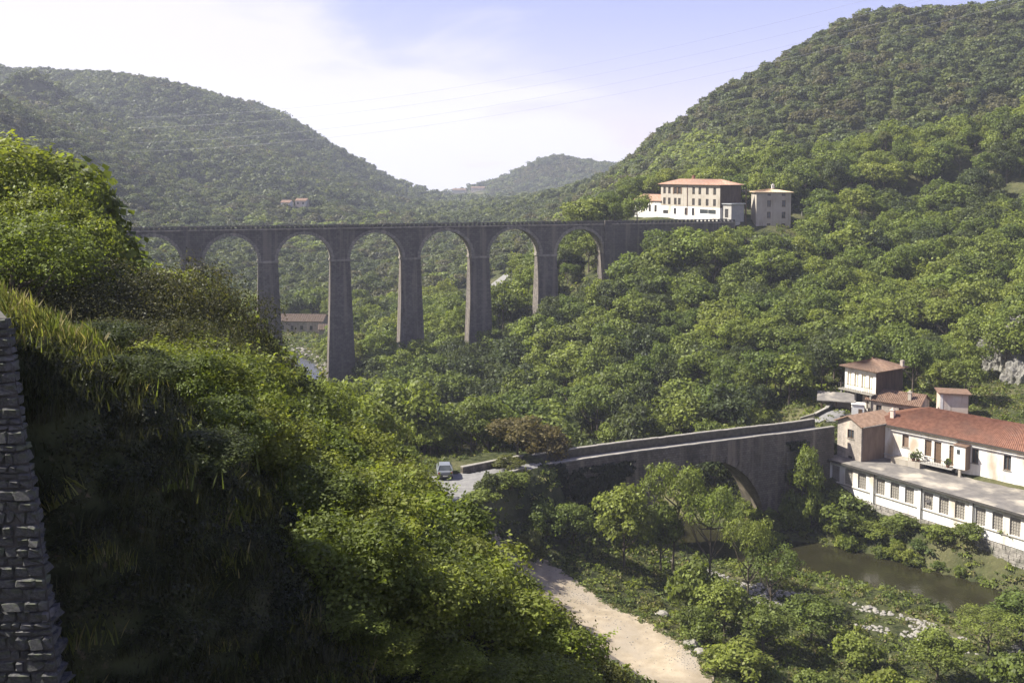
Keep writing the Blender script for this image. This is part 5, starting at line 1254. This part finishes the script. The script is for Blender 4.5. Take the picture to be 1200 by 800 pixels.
CLP = np.array([W(*p) for p in [(940, 252, 248), (985, 248, 250), (1020, 244, 252), (1060, 241, 254), (1100, 236, 257), (1135, 228, 262), (1160, 214, 270)]])
RTP = np.array([(-12, 100, 0), (-9, 108, 0), (-2, 117, 0), (1, 118, 0)]); BRP = np.array([(1, 118, 0), (24, 128, 0), (45, 140, 0), (52, 146, 0)])
def free(x, y, m=1.0):
    k = np.ones(x.shape, bool)
    d, _ = seg_dist(x, y, RV); k &= d > WID + 1.2 + m * .3
    # viaduct strip
    c, s = math.cos(VA), math.sin(VA); lx = x * c + (y - 215) * s; ly = -x * s + (y - 215) * c
    k &= ~((lx > -105) & (lx < 53) & (ly > -2.0 - m * .4) & (ly < 5.5 + m * .4))
    for (P, A, x0, x1, y0, y1) in BLD:
        ca, sa = math.cos(A), math.sin(A); u = (x - P[0]) * ca + (y - P[1]) * sa; v = -(x - P[0]) * sa + (y - P[1]) * ca
        k &= ~((u > x0 - m * .4) & (u < x1 + m * .4) & (v > y0 - m * .4) & (v < y1 + m * .4))
    for P, w in ((VR, 5), (CLP, 3.0), (RTP, 5.5), (BRP, 5.0)): d, _ = seg_dist(x, y, P); k &= d > w
    k &= ~((x > 70) & (x < 90) & (y > 140) & (y < 158))
    # view corridors that the photograph shows open: the valley road, the river bed and the mill below the viaduct, the platform
    k &= ~((x > -72) & (x < -44) & (y > 222) & (y < 272) & (x < -40 - (y - 222) * .1))
    k &= ~((x > 30) & (x < 62) & (y > 229) & (y < 250))
    k &= ~((x > -18) & (x < 2) & (y > 235) & (y < 345) & (np.abs(x / y + .02) < .035))
    return k
g = np.random.RandomState(4)
def zone(y0, y1, sp, xs=.62, pad=25):
    X, Y = hexjit(-xs * y1 - pad, xs * y1 + pad, y0, y1, sp, g); k = (np.abs(X) < xs * Y + pad); return X[k], Y[k]
# A: slope and valley wood
X, Y = zone(122, 300, 4.3); k = free(X, Y, 2)
k &= ~((Y < 150) & (X < 52) & (X > 4) & (Y < 121 + (X - 2) * .52 + 6))        # keep the bridge's near side open
k &= ~((X > 36) & (X < 100) & (Y < 150 - (X - 36) * .15) & (Y < 150))
A = np.stack([X[k], Y[k]], 1)
# near-left slope behind the bank, 45-122 m
X, Y = zone(44, 122, 4.6); k = (X < -8 - (Y - 44) * .02) & (X < np.where(Y > 95, -13, 0)) & free(X, Y, 2) & (X / Y < -.15)
A2 = np.stack([X[k], Y[k]], 1)
AA_ = np.concatenate([A, A2]); az = hq(AA_[:, 0], AA_[:, 1]); n = len(AA_)
hs = 4.2 + 5.2 * g.rand(n) ** 1.2; rs = hs * g.uniform(.32, .56, n); rs = np.maximum(rs, 1.9)
hs = np.where((AA_[:, 1] > 66) & (AA_[:, 1] < 122) & (AA_[:, 0] > -32), np.minimum(hs, 3.6), hs)
low = fbm(AA_[:, 0], AA_[:, 1], 30, 12); hs *= 1 + .25 * low; rs *= 1 + .2 * low
# keep crowns under the sight lines the photograph shows free (bridge road, viaduct foot)
tp = np.array([proj(x, y, z + h) for (x, y), z, h in zip(AA_, az, hs)])
lim = np.interp(tp[:, 0], [0, 290, 320, 345, 385, 405, 450, 545, 575, 630, 660, 705, 730, 760, 850, 1200], [0, 0, 0, 0, 0, 0, 0, 0, 0, 0, 0, 0, 262, 262, 258, 0])
inV = (AA_[:, 1] < 216 + .29 * AA_[:, 0])
limp = np.interp(tp[:, 0], [110, 140, 230, 290, 300, 325, 340, 380, 405, 440, 470, 500, 545, 575, 600, 640, 680, 715, 760, 800, 870, 935, 960], [300, 305, 330, 420, 425, 430, 445, 465, 460, 410, 400, 398, 400, 390, 370, 350, 335, 318, 275, 264, 262, 280, 240])
over = np.where(((AA_[:, 1] < 216 + .29 * AA_[:, 0]) | (AA_[:, 1] < 240) & (tp[:, 0] > 700)) & (tp[:, 0] > 110) & (tp[:, 0] < 960), limp - tp[:, 1], 0)
hs2 = hs - np.maximum(over, 0) * AA_[:, 1] / F
ok = hs2 > 2.0; AA_, az, hs, rs = AA_[ok], az[ok], np.maximum(hs2, 2.0)[ok], rs[ok]; rs = np.minimum(rs, hs * .62); n = len(AA_)
tp = np.array([proj(x, y, z + h * .55) for (x, y), z, h in zip(AA_, az, hs)])
# visibility sweep, nearest first
order = np.argsort(tp[:, 2]); cov = np.zeros((110, 170), bool); vis = []
for i in order:
    px, py, d = tp[i]; rr = rs[i] * F / d; hh = hs[i] * .5 * F / d
    if px + rr < 0 or px - rr > 1200 or py + hh < 0 or py - hh > 800: continue
    x0, x1, y0, y1 = int(max(px - rr, -79) / 8 + 10), int(min(px + rr, 1270) / 8 + 10), int(max(py - hh, -70) / 8 + 9), int(min(py + hh, 790) / 8 + 9)
    sub = cov[y0:y1 + 1, x0:x1 + 1]; fr = 1 - sub.mean() if sub.size else 0; sub[:] = True
    if fr > .25 and 0 < px < 1200 and 0 < py < 800:
        X_, Y_, _g = hit(px, py - hh * .5, 12, 700)
        if Y_ > d - 9: vis.append((rr * hh * fr, i))
vis.sort(reverse=True); chosen = [i for _, i in vis[:296]]; cs = set(chosen)
def kindcol(x, y, i):
    v = fbm(np.array([x]), np.array([y]), 28, 21)[0] + random.Random(int(i)).uniform(-.45, .45)
    return 'leaf_dark' if v < -.38 else 'leaf_mid' if v < -.02 else 'leaf_fresh' if v < .4 else 'leaf_bright' if v < .62 else 'leaf_olive'
adj = {'leaf_dark': 'dark green', 'leaf_mid': 'mid green', 'leaf_fresh': 'fresh green', 'leaf_bright': 'bright green', 'leaf_olive': 'olive green'}
for i in chosen:
    x, y = AA_[i]; c = kindcol(x, y, i); px = tp[i][0]
    py = tp[i][1]; hi = lambda a, b: 'high' if py < a else 'midway' if py < b else 'low'
    if y > 216 + .29 * x:
        k = int(np.searchsorted([222, 310, 395, 480, 560, 640, 720, 900], px)); where = 'behind the viaduct, ' + ['at its left end', 'seen in the second arch from the left', 'seen in the third arch from the left', 'seen in the middle arch', 'seen in the fifth arch from the left', 'seen in the sixth arch', 'seen in the rightmost arch', 'near the railway station', 'beside the mountain road'][k]
    elif px < 430: where = 'on the slope left of the tall river pier'
    elif px < 560: where = hi(455, 500) + ' in the valley wood behind the parked car'
    elif px < 660: where = hi(420, 470) + ' on the slope behind the left half of the stone bridge'
    elif px < 780: where = hi(350, 430) + ' on the slope below the right end of the viaduct'
    elif px < 880: where = hi(330, 410) + ' on the slope straight below the railway station'
    elif px < 985: where = hi(330, 400) + ' on the slope below the tall buff house'
    elif px < 1090: where = hi(320, 380) + ' on the slope above the hillside house'
    else: where = hi(320, 390) + ' on the slope above the pale cliff at right'
    form = ('tall ' if hs[i] > 7.4 else 'low ' if hs[i] < 5.4 else '') + ('spreading ' if rs[i] / hs[i] > .49 else 'slender ' if rs[i] / hs[i] < .375 else '')
    if len((form + adj[c] + where).split()) > 13: form = ''
    lab = form + adj[c] + ' tree ' + where.replace('behind the viaduct, beside the mountain road', 'beside the mountain road').replace('straight below the railway station', 'below the station')
    plant('for', x, y, rs[i], hs[i], c, 'broadleaf_tree', lab, lab.replace(' tree ', ' trees '), z=az[i])
rest = np.array([i for i in range(n) if i not in cs])

def scatter(name, P, scl, sources, label=None, kind='stuff', tilt=0, seed=1, wt=None):
    """geometry-nodes instances of whole plants on a cloud of points"""
    g = np.random.RandomState(seed); n = len(P); me = bpy.data.meshes.new(name); me.vertices.add(n); me.vertices.foreach_set('co', np.asarray(P, np.float32).ravel())
    a = me.attributes.new('scl', 'FLOAT_VECTOR', 'POINT'); a.data.foreach_set('vector', np.asarray(scl, np.float32).ravel())
    rot = np.stack([g.normal(0, tilt, n), g.normal(0, tilt, n), g.uniform(0, 6.28, n)], 1); a = me.attributes.new('rot', 'FLOAT_VECTOR', 'POINT'); a.data.foreach_set('vector', rot.astype(np.float32).ravel())
    idx = (g.choice(len(sources), n, p=wt) if not callable(wt) else wt(P)).astype(np.int32); a = me.attributes.new('idx', 'INT', 'POINT'); a.data.foreach_set('value', idx)
    col = bpy.data.collections.new(name + '_kinds')
    for j, sm in enumerate(sources): col.objects.link(bpy.data.objects.new('kind_%03d' % j, sm))
    o = obj(name, me); ng = bpy.data.node_groups.new(name, 'GeometryNodeTree'); ng.interface.new_socket('Geometry', in_out='INPUT', socket_type='NodeSocketGeometry'); ng.interface.new_socket('Geometry', in_out='OUTPUT', socket_type='NodeSocketGeometry')
    N = ng.nodes; gi = N.new('NodeGroupInput'); go = N.new('NodeGroupOutput'); ip = N.new('GeometryNodeInstanceOnPoints'); ci = N.new('GeometryNodeCollectionInfo')
    ci.inputs['Collection'].default_value = col; ci.inputs['Separate Children'].default_value = True; ci.inputs['Reset Children'].default_value = True
    def at(nm, ty):
        q = N.new('GeometryNodeInputNamedAttribute'); q.data_type = ty; q.inputs['Name'].default_value = nm; return [s for s in q.outputs if s.enabled and s.name == 'Attribute'][0]
    lk = ng.links.new; lk(gi.outputs[0], ip.inputs['Points']); lk(ci.outputs[0], ip.inputs['Instance']); ip.inputs['Pick Instance'].default_value = True
    lk(at('idx', 'INT'), ip.inputs['Instance Index']); lk(at('rot', 'FLOAT_VECTOR'), ip.inputs['Rotation']); lk(at('scl', 'FLOAT_VECTOR'), ip.inputs['Scale']); lk(ip.outputs[0], go.inputs[0])
    md = o.modifiers.new('scatter', 'NODES'); md.node_group = ng
    tag(o, label, None, None, kind); return o
LV = ['leaf_dark', 'leaf_mid', 'leaf_fresh', 'leaf_bright', 'leaf_olive', 'leaf_brown']
fs = []
for ci_, c in enumerate(LV):
    for j in range(3): V, t = FORV[(ci_ * 2 + j) % 6]; fs.append(joinable('slope_tree', V, M[c], t, M['bark']))
def wt_near(P):
    out = []; rr = random.Random(3)
    for x, y, z in P:
        c = kindcol(x, y, int(x * 10 + y * 7) & 65535); k = LV.index(c)
        if rr.random() < .006: k = 5
        out.append(k * 3 + rr.randrange(3))
    return np.array(out)
P = np.c_[AA_[rest], az[rest]]; S_ = np.stack([rs[rest] / 3, rs[rest] / 3, hs[rest] / 7.1], 1)
scatter('valley_wood', P, S_, fs, 'continuous broadleaf wood on the valley slopes behind the nearest trees', wt=wt_near)
# B: hill right and the hills round the valley, 300-560 m
hl = []
for c in ('leaf_hill', 'leaf_hill', 'leaf_hill_warm', 'leaf_mid', 'leaf_dark', 'leaf_fresh'):
    for j in range(3): hl.append(joinable('hill_tree', make_crown(900 + len(hl), 3.0, 3.4, 2.9, 18, 1.15, 620, .8, .8, zlow=-.2, shell=.7, jit=.4)[0], M[c], None, M['bark']))
def wt_hill(P):
    v = fbm(P[:, 0], P[:, 1], 60, 31) + np.random.RandomState(6).uniform(-.35, .35, len(P)); r3 = np.random.RandomState(7).randint(0, 3, len(P))
    lowz = np.clip((20 - P[:, 2]) / 40, -.5, 1) * np.where((P[:, 0] > 60) & (P[:, 1] < 420), 1, .2)      # fresher, lighter wood low down the right-hand hill
    k = np.where(v < -.35, 4, np.where(v < -.05, 0, np.where(v < .1, 1, np.where(v < .35, 2, 0))))
    k = np.where(lowz + v * .6 > .45, np.where(v > 0, 5, 3), k); return k * 3 + r3
X, Y = zone(300, 570, 5.2, .6, 30); k = free(X, Y, 1) & ((X > 5) | (Y > 300)); X, Y = X[k], Y[k]; z = hq(X, Y); hh = g.uniform(4.6, 8.0, len(X)) * (1 + .25 * fbm(X, Y, 25, 44))
scatter('hillside_wood', np.stack([X, Y, z - .5], 1), np.stack([hh / 6.2 * 1.08, hh / 6.2 * 1.08, hh / 6.2], 1), hl, 'dense evergreen and broadleaf wood on the hills', wt=wt_hill, seed=2)
# C: far hills
fa = [joinable('far_tree', V, M[c], None, M['bark']) for c in ('leaf_hill', 'leaf_hill_warm', 'leaf_dark') for V in FARV]
def wt_far(P):
    v = fbm(P[:, 0], P[:, 1], 90, 51) + np.random.RandomState(8).uniform(-.3, .3, len(P)); r4 = np.random.RandomState(9).randint(0, 4, len(P))
    return np.where(v < -.3, 2, np.where(v < .25, 0, 1)) * 4 + r4
X1, Y1 = zone(570, 900, 6.6, .58, 30); X2, Y2 = zone(900, 1520, 9.5, .56, 30); X = np.r_[X1, X2]; Y = np.r_[Y1, Y2]
k = free(X, Y, 1); k &= ~((Y > 1080) & (Y < 1420) & (X > -215) & (X < -60) & (g.rand(len(X)) < .72)); k &= ~((Y > 1300) & (Y < 1402) & (X > -135) & (X < -30)); X, Y = X[k], Y[k]
z = hq(X, Y); hh = np.where(Y < 900, g.uniform(5, 9, len(X)), g.uniform(7, 11, len(X)))
scatter('far_wood', np.stack([X, Y, z - 1], 1), np.stack([hh / 5.6, hh / 5.6, hh / 5.8], 1), fa, 'woods covering the far blue green hills', wt=wt_far, seed=3)

# ---------------------------------------------------------------- ground cover
def tuft(seed, n, h, spread, mat, w=.03):
    g = np.random.RandomState(seed); b = g.normal(0, spread, (n, 2)); a = g.uniform(0, 6.28, n); l = h * g.uniform(.5, 1.1, n); le = g.uniform(.1, .6, n) * l
    B = np.c_[b, np.zeros(n)]; s = np.c_[np.cos(a), np.sin(a), np.zeros(n)] * w; d = np.c_[-np.sin(a), np.cos(a), np.zeros(n)] * le[:, None]
    M1 = B + d * .35 + np.c_[np.zeros((n, 2)), l * .55]; T = B + d + np.c_[np.zeros((n, 2)), l]
    return mesh_from_quads('tuft', np.stack([B - s, B + s, T, M1 - s * .8], 1), mat)
def clump(seed, n, r, h, mat, leaf):
    g = np.random.RandomState(seed); P = g.normal(0, 1, (n, 3)); P = unit(P) * g.uniform(.3, 1, (n, 1)) * np.array([r, r, h]); P[:, 2] = np.abs(P[:, 2])
    return mesh_from_quads('clump', leaves_at(g, P, unit(P / np.array([r, r, h]) + g.normal(0, .5, (n, 3)) + [0, 0, .4]), leaf, .6), mat)
gt = [tuft(i, 90, .24, .16, M['grass'], .009) for i in range(3)] + [clump(10, 330, .5, .26, M['ivy'], .05), tuft(6, 160, .20, .24, M['grass_painted_shade'], .008), clump(12, 300, .5, .2, M['grass_painted_shade'], .045)]  # last three covers carry the bank's shade in their colour
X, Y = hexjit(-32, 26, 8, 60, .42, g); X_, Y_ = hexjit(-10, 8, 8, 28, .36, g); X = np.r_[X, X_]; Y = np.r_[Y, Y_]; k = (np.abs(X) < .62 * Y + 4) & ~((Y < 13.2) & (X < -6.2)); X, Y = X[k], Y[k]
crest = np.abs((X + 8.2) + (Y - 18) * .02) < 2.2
wtf = lambda P: np.where((np.abs(P[:, 0] + 8.6 + np.maximum(0, P[:, 1] - 24) * .2) < 1.1) | (P[:, 0] < -9.3) , np.random.RandomState(1).randint(0, 3, len(P)), np.where(np.random.RandomState(2).rand(len(P)) < .10, np.random.RandomState(1).randint(0, 3, len(P)), 3 + np.random.RandomState(3).randint(0, 3, len(P))))  # crest keeps bright grass; elsewhere mostly the covers with painted shade
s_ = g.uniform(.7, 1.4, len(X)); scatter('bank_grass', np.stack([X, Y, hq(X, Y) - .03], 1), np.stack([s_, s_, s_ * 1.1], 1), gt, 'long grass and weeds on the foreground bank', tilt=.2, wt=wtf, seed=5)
gm = [clump(20 + i, 46, .75, .5, M[m], .34) for i, m in enumerate(('herb', 'leaf_fresh', 'grass', 'herb', 'leaf_bright', 'grass'))] 
X, Y = hexjit(-70, 115, 60, 178, 1.15, g); d, _ = seg_dist(X, Y, RV); k = (np.abs(X) < .62 * Y + 4) & (d > WID - .3 + g.rand(len(X)))
for P_ in (TRACK, ROADP): k &= ~np.array([inpoly(a, b, P_) for a, b in zip(X, Y)])
for (P_, A_, x0, x1, y0, y1) in BLD[:3]:
    ca, sa = math.cos(A_), math.sin(A_); u = (X - P_[0]) * ca + (Y - P_[1]) * sa; v = -(X - P_[0]) * sa + (Y - P_[1]) * ca
    k &= ~((u > x0 + 2) & (u < x1) & (v > y0 + 2.6) & (v < y1))
bar = (X > 22) & (X < 54) & (np.abs(Y - (112 - (X - 24) * .62)) < 4.0) & (fbm(X, Y, 4, 61) > -.12); k &= ~bar
for P_, w in ((RTP, 3.2),): dd, _ = seg_dist(X, Y, P_); k &= dd > w
X, Y = X[k], Y[k]; s_ = g.uniform(.5, 1.3, len(X)) * (1 + .5 * fbm(X, Y, 8, 71))
scatter('undergrowth', np.stack([X, Y, hq(X, Y) - .05], 1), np.stack([s_, s_, s_ * g.uniform(.6, 1.5, len(X))], 1), gm, 'low weeds and undergrowth on the valley floor', tilt=.1, seed=6)
bs = [joinable('bank_shrub', np.concatenate([make_crown(540 + j, 1.3, .7, 1.1, 16, .45, 1000, .24, .65, zlow=-.3, shell=.5)[0]]), M[c], None, M['bark']) for j, c in enumerate(('leaf_mid', 'leaf_fresh', 'herb', 'leaf_bright'))]
X, Y = hexjit(26, 80, 95, 140, 1.5, g); d, _ = seg_dist(X, Y, RV); u_ = (X - ANX[0]) * math.cos(AA) + (Y - ANX[1]) * math.sin(AA); v_ = -(X - ANX[0]) * math.sin(AA) + (Y - ANX[1]) * math.cos(AA)
k = (d > WID + .4) & (v_ > -14) & (v_ < -1.6) & (u_ > -7) & ((v_ < -3.0) | (fbm(X, Y, 6, 91) > 0)) & (g.rand(len(X)) < .8) & (X * .745 + Y * .667 > RV[13, 0] * .745 + RV[13, 1] * .667 + 1); X, Y = X[k], Y[k]; s_ = g.uniform(.45, 1.15, len(X))
scatter('bank_scrub', np.stack([X, Y, hq(X, Y) - .1], 1), np.stack([s_, s_, s_ * g.uniform(.7, 1.2, len(X))], 1), bs, 'leafy scrub covering the far river bank below the workshop', seed=14)
# weeds and scrub in the valley beyond
X, Y = hexjit(-110, 70, 150, 300, 2.4, g); d, _ = seg_dist(X, Y, RV); k = (d > WID + .3) & free(X, Y, -6) | ((X > -75) & (X < -40) & (Y > 215) & (Y < 275) & (d > WID)); k &= d > WID; X, Y = X[k], Y[k]; s_ = g.uniform(1.0, 2.2, len(X))
lx = X * math.cos(VA) + (Y - 215) * math.sin(VA); 
scatter('valley_scrub', np.stack([X, Y, hq(X, Y) - .1], 1), np.stack([s_, s_, s_], 1), gm, 'scrub and weeds on the valley floor around the river', tilt=.1, seed=7)

# ---------------------------------------------------------------- stones
def stone_mesh(seed, mat, n=1):
    bm = bmesh.new(); bmesh.ops.create_icosphere(bm, subdivisions=n, radius=1); rr = random.Random(seed)
    for v in bm.verts: v.co *= rr.uniform(.75, 1.15); v.co.z *= .6
    me = bpy.data.meshes.new('boulder'); bm.to_mesh(me); bm.free(); me.materials.append(mat); return me
st = [stone_mesh(i, M['boulder']) for i in range(4)]
X, Y = hexjit(18, 56, 88, 120, .42, g); d, _ = seg_dist(X, Y, RV); k = (np.abs(Y - (112 - (X - 24) * .62)) < 3.6) & (fbm(X, Y, 4, 61) > .0) & (d > WID + .2) & (g.rand(len(X)) < .75); X, Y = X[k], Y[k]; s_ = g.uniform(.10, .30, len(X)) * np.where(g.rand(len(X)) < .1, 1.9, 1)
scatter('shingle_bar', np.stack([X, Y, hq(X, Y)], 1), np.stack([s_, s_, s_], 1), st, 'pale bleached stones on the river bar', seed=8)
X, Y = hexjit(-72, -30, 200, 262, 1.1, g); d, _ = seg_dist(X, Y, RV); k = (d > WID - 1.5) & (d < WID + 5) & (g.rand(len(X)) < .6); X, Y = X[k], Y[k]; s_ = g.uniform(.25, .7, len(X))
scatter('river_stones', np.stack([X, Y, hq(X, Y)], 1), np.stack([s_, s_, s_], 1), st, 'grey stones lining the stream under the viaduct', seed=9)
X, Y = hexjit(-6, 24, 80, 112, .30, g); k = np.array([inpoly(a, b, TRACK) for a, b in zip(X, Y)]) & ((fbm(X, Y, 3, 33) > .12) | (g.rand(len(X)) < .12)); X, Y = X[k], Y[k]; s_ = g.uniform(.02, .085, len(X))
scatter('loose_gravel', np.stack([X, Y, hq(X, Y) + .08], 1), np.stack([s_, s_, s_], 1), st, 'loose stones strewn over the pale gravel track', seed=11)
tp_ = np.array(TRACK + TRACK[:1]); tp_ = np.c_[tp_, np.zeros(len(tp_))]
X, Y = hexjit(-8, 26, 78, 114, .5, g); dd, _ = seg_dist(X, Y, tp_); k = (dd < .9) & (g.rand(len(X)) < .75); X, Y = X[k], Y[k]; s_ = g.uniform(.35, .8, len(X))
scatter('verge_weeds', np.stack([X, Y, hq(X, Y)], 1), np.stack([s_, s_, s_ * .8], 1), [gm[0], gm[2], gm[3], gm[5]], 'dry weeds along the edges of the gravel track', tilt=.1, seed=12)
def outcrop(px, py, Y, sx, sy, sz, label, seed):
    x, y, z = W(px, py, Y); bm = bmesh.new(); bmesh.ops.create_icosphere(bm, subdivisions=6, radius=1)
    for v in bm.verts:
        p_ = v.co.copy(); n_ = noise.fractal(p_ * 1.5 + Vector((seed, 0, 0)), .8, 2.0, 6); c = noise.cell(Vector((p_.x * 4 + p_.z, p_.y * 4, p_.z * 5 + seed))); r_ = 1 - abs(noise.noise(p_ * 3.5 + Vector((seed, 3, 1)))) * 2; v.co *= 1 + .24 * n_ + .07 * c + .10 * r_
    me = bpy.data.meshes.new('rock_outcrop'); bm.to_mesh(me); bm.free(); me.materials.append(M['rock'])
    tag(obj('rock_outcrop', me, loc=(x, y, z), scale=(sx, sy, sz)), label, 'rock')
outcrop(1186, 432, 162, 4.4, 3.5, 7.5, 'tall pale grey cliff at the right edge above the factory roof', 3)
outcrop(1204, 462, 156, 4.2, 3, 5, 'lower pale grey rock face at the right edge behind the factory roof', 5)
outcrop(838, 214, 290, 5.5, 4, 4, 'small grey rock face above the roof of the railway station', 7)
outcrop(866, 248, 262, 3.2, 3, 4, 'grey rock face between the station and the tall buff house', 9)
outcrop(1005, 232, 262, 5, 3, 3, 'pale rock bank above the mountain road', 11)
for i, (px, py, Y, s_) in enumerate([(812, 757, 91, .9), (822, 766, 90.5, .7), (700, 768, 92, .6), (776, 722, 95, .7)]):
    x, y, z = hit(px, py, 60); 
    o = obj('boulder', stone_mesh(40 + i, M['boulder'], 2), loc=(x, y, z + .15), scale=(s_, s_ * .8, s_ * .8)); tag(o, ['largest pale boulder on the right edge of the gravel track', 'second pale boulder just below the largest one by the track', 'pale boulder on the left side of the gravel track', 'pale boulder near the upper right edge of the gravel track'][i], 'boulder')

# ---------------------------------------------------------------- near retaining wall at the left edge
def build_near_wall():
    Y = 12.0; zt = W(0, 373, Y)[2]; zb = -7.6
    pr = [W(10, 372, Y), W(16, 400, Y), W(30, 470, Y), W(60, 600, Y), W(78, 700, Y), W(97, 800, Y), W(108, 860, Y)]
    root = empty('retaining_wall', (pr[0][0], Y, zb), 0, 'rough grey stone retaining wall at the left edge of the picture', 'wall')
    def xr(z):
        return np.interp(-z, [-p[2] for p in pr], [p[0] for p in pr]) - pr[0][0]
    # solid core following the battered end
    core = MB(); zs_ = [zt] + [p[2] for p in pr[1:]]; zs_.append(zb - 1)
    for a, b in zip(zs_[:-1], zs_[1:]):
        xa, xb = xr(a) - .03, xr(b) - .03
        core.hexa([(-9, .02 - .12 * (zt - b), b - zb), (xb, .02 - .12 * (zt - b), b - zb), (xb - 1.6, 2.6, b - zb), (-9, 2.6, b - zb), (-9, .02 - .12 * (zt - a), a - zb), (xa, .02 - .12 * (zt - a), a - zb), (xa - 1.6, 2.6, a - zb), (-9, 2.6, a - zb)])
    core.build('wall_core', M['mortar'], root)
    rn = random.Random(8); meshes = []
    for q in range(14):
        bm = bmesh.new(); bmesh.ops.create_cube(bm, size=1)
        bmesh.ops.bevel(bm, geom=bm.edges[:], offset=.13, segments=1, affect='EDGES')
        for v in bm.verts: v.co += Vector((rn.uniform(-.13, .13), rn.uniform(-.13, .13), rn.uniform(-.13, .13)))
        me = bpy.data.meshes.new('stone'); bm.to_mesh(me); bm.free(); me.materials.append(M['nearstone']); meshes.append(me)
    z = zb; pos = []
    while z < zt - .02:
        hh = min(rn.uniform(.07, .17), zt - z)
        if hh < .05: break
        zc = z + hh / 2; x = xr(zc); off = .1 - .12 * (zt - zc)
        # face stones
        while x > -3.2:
            w = rn.uniform(.09, .27); pos.append((x - w / 2 - (.03 if x == xr(zc) else 0), off - .03, zc - zb, w - .02, .2, hh - .02)); x -= w
        yv = off + .25; xe = xr(zc)
        while yv < 2.2:
            w = rn.uniform(.3, .6); pos.append((xe - .36 - .6 * (yv + w / 2), yv + w / 2, zc - zb, .3, w - .03, hh - .03)); yv += w
        z += hh
    pos.sort(key=lambda p: (p[1] > .8, -p[0] if p[1] < .8 else p[1]))
    vis_ = [p for p in pos if p[1] <= .8 and W(0, 400, Y)[0] - pr[0][0] - .4 < p[0]]; oth = [p for p in pos if p not in vis_]
    vis_.sort(key=lambda p: -p[3] * p[5])
    for p in vis_[:290]:
        obj('stone', rn.choice(meshes), root, loc=(p[0], p[1] + rn.uniform(-.025, .025), p[2]), rot=(rn.uniform(-.06, .06), rn.uniform(-.09, .09), rn.uniform(-.06, .06)), scale=p[3:])
    m = MB()
    for p in vis_[290:] + oth:
        me = rn.choice(meshes); k = len(m.v)
        m.v += [(p[0] + v.co.x * p[3], p[1] + v.co.y * p[4], p[2] + v.co.z * p[5]) for v in me.vertices]; m.f += [tuple(k + i for i in f.vertices) for f in me.polygons]
    tag(m.build('small_stones', M['nearstone'], root), kind='stuff')
    # creepers on the face
    gg = np.random.RandomState(3); P = np.stack([gg.uniform(-2.2, .3, 900), gg.uniform(-.5, -.2, 900), gg.uniform(.5, 5.5, 900)], 1)
build_near_wall()

# ---------------------------------------------------------------- overhead power lines
for i, (a, b, lab) in enumerate([((150, 138, 330), (1120, -28, 230), 'uppermost thin power line crossing the sky'), ((150, 150, 330), (1150, -18, 230), 'second thin power line from the top crossing the sky'),
                                 ((150, 168, 330), (1180, -12, 230), 'third thin power line from the top crossing the sky'), ((150, 178, 330), (1210, -2, 230), 'lowest thin power line crossing the sky')]):
    A_ = Vector(W(*a)); B_ = Vector(W(*b)); pts = [A_.lerp(B_, t / 24) - Vector((0, 0, 7 * 4 * (t / 24) * (1 - t / 24))) for t in range(25)]; o0 = pts[0].copy()
    tag(MB().tube([p - o0 for p in pts], .022, 5).build('power_line', M['cable'], None, loc=tuple(o0)), lab, 'power line')

# ---------------------------------------------------------------- air
hm = bpy.data.materials.new('haze'); hm.use_nodes = True; nt = hm.node_tree; nt.nodes.clear(); ho = nt.nodes.new('ShaderNodeOutputMaterial'); pv = nt.nodes.new('ShaderNodeVolumePrincipled')
pv.inputs['Color'].default_value = (.82, .86, 1.0, 1); pv.inputs['Density'].default_value = .00023; pv.inputs['Anisotropy'].default_value = .2; nt.links.new(pv.outputs[0], ho.inputs['Volume'])
tag(MB().box(-3400, 3400, -800, 3300, float(GH.min()) - 6, max(135, float(GH.max()) + 8)).build('haze', hm), kind='stuff')
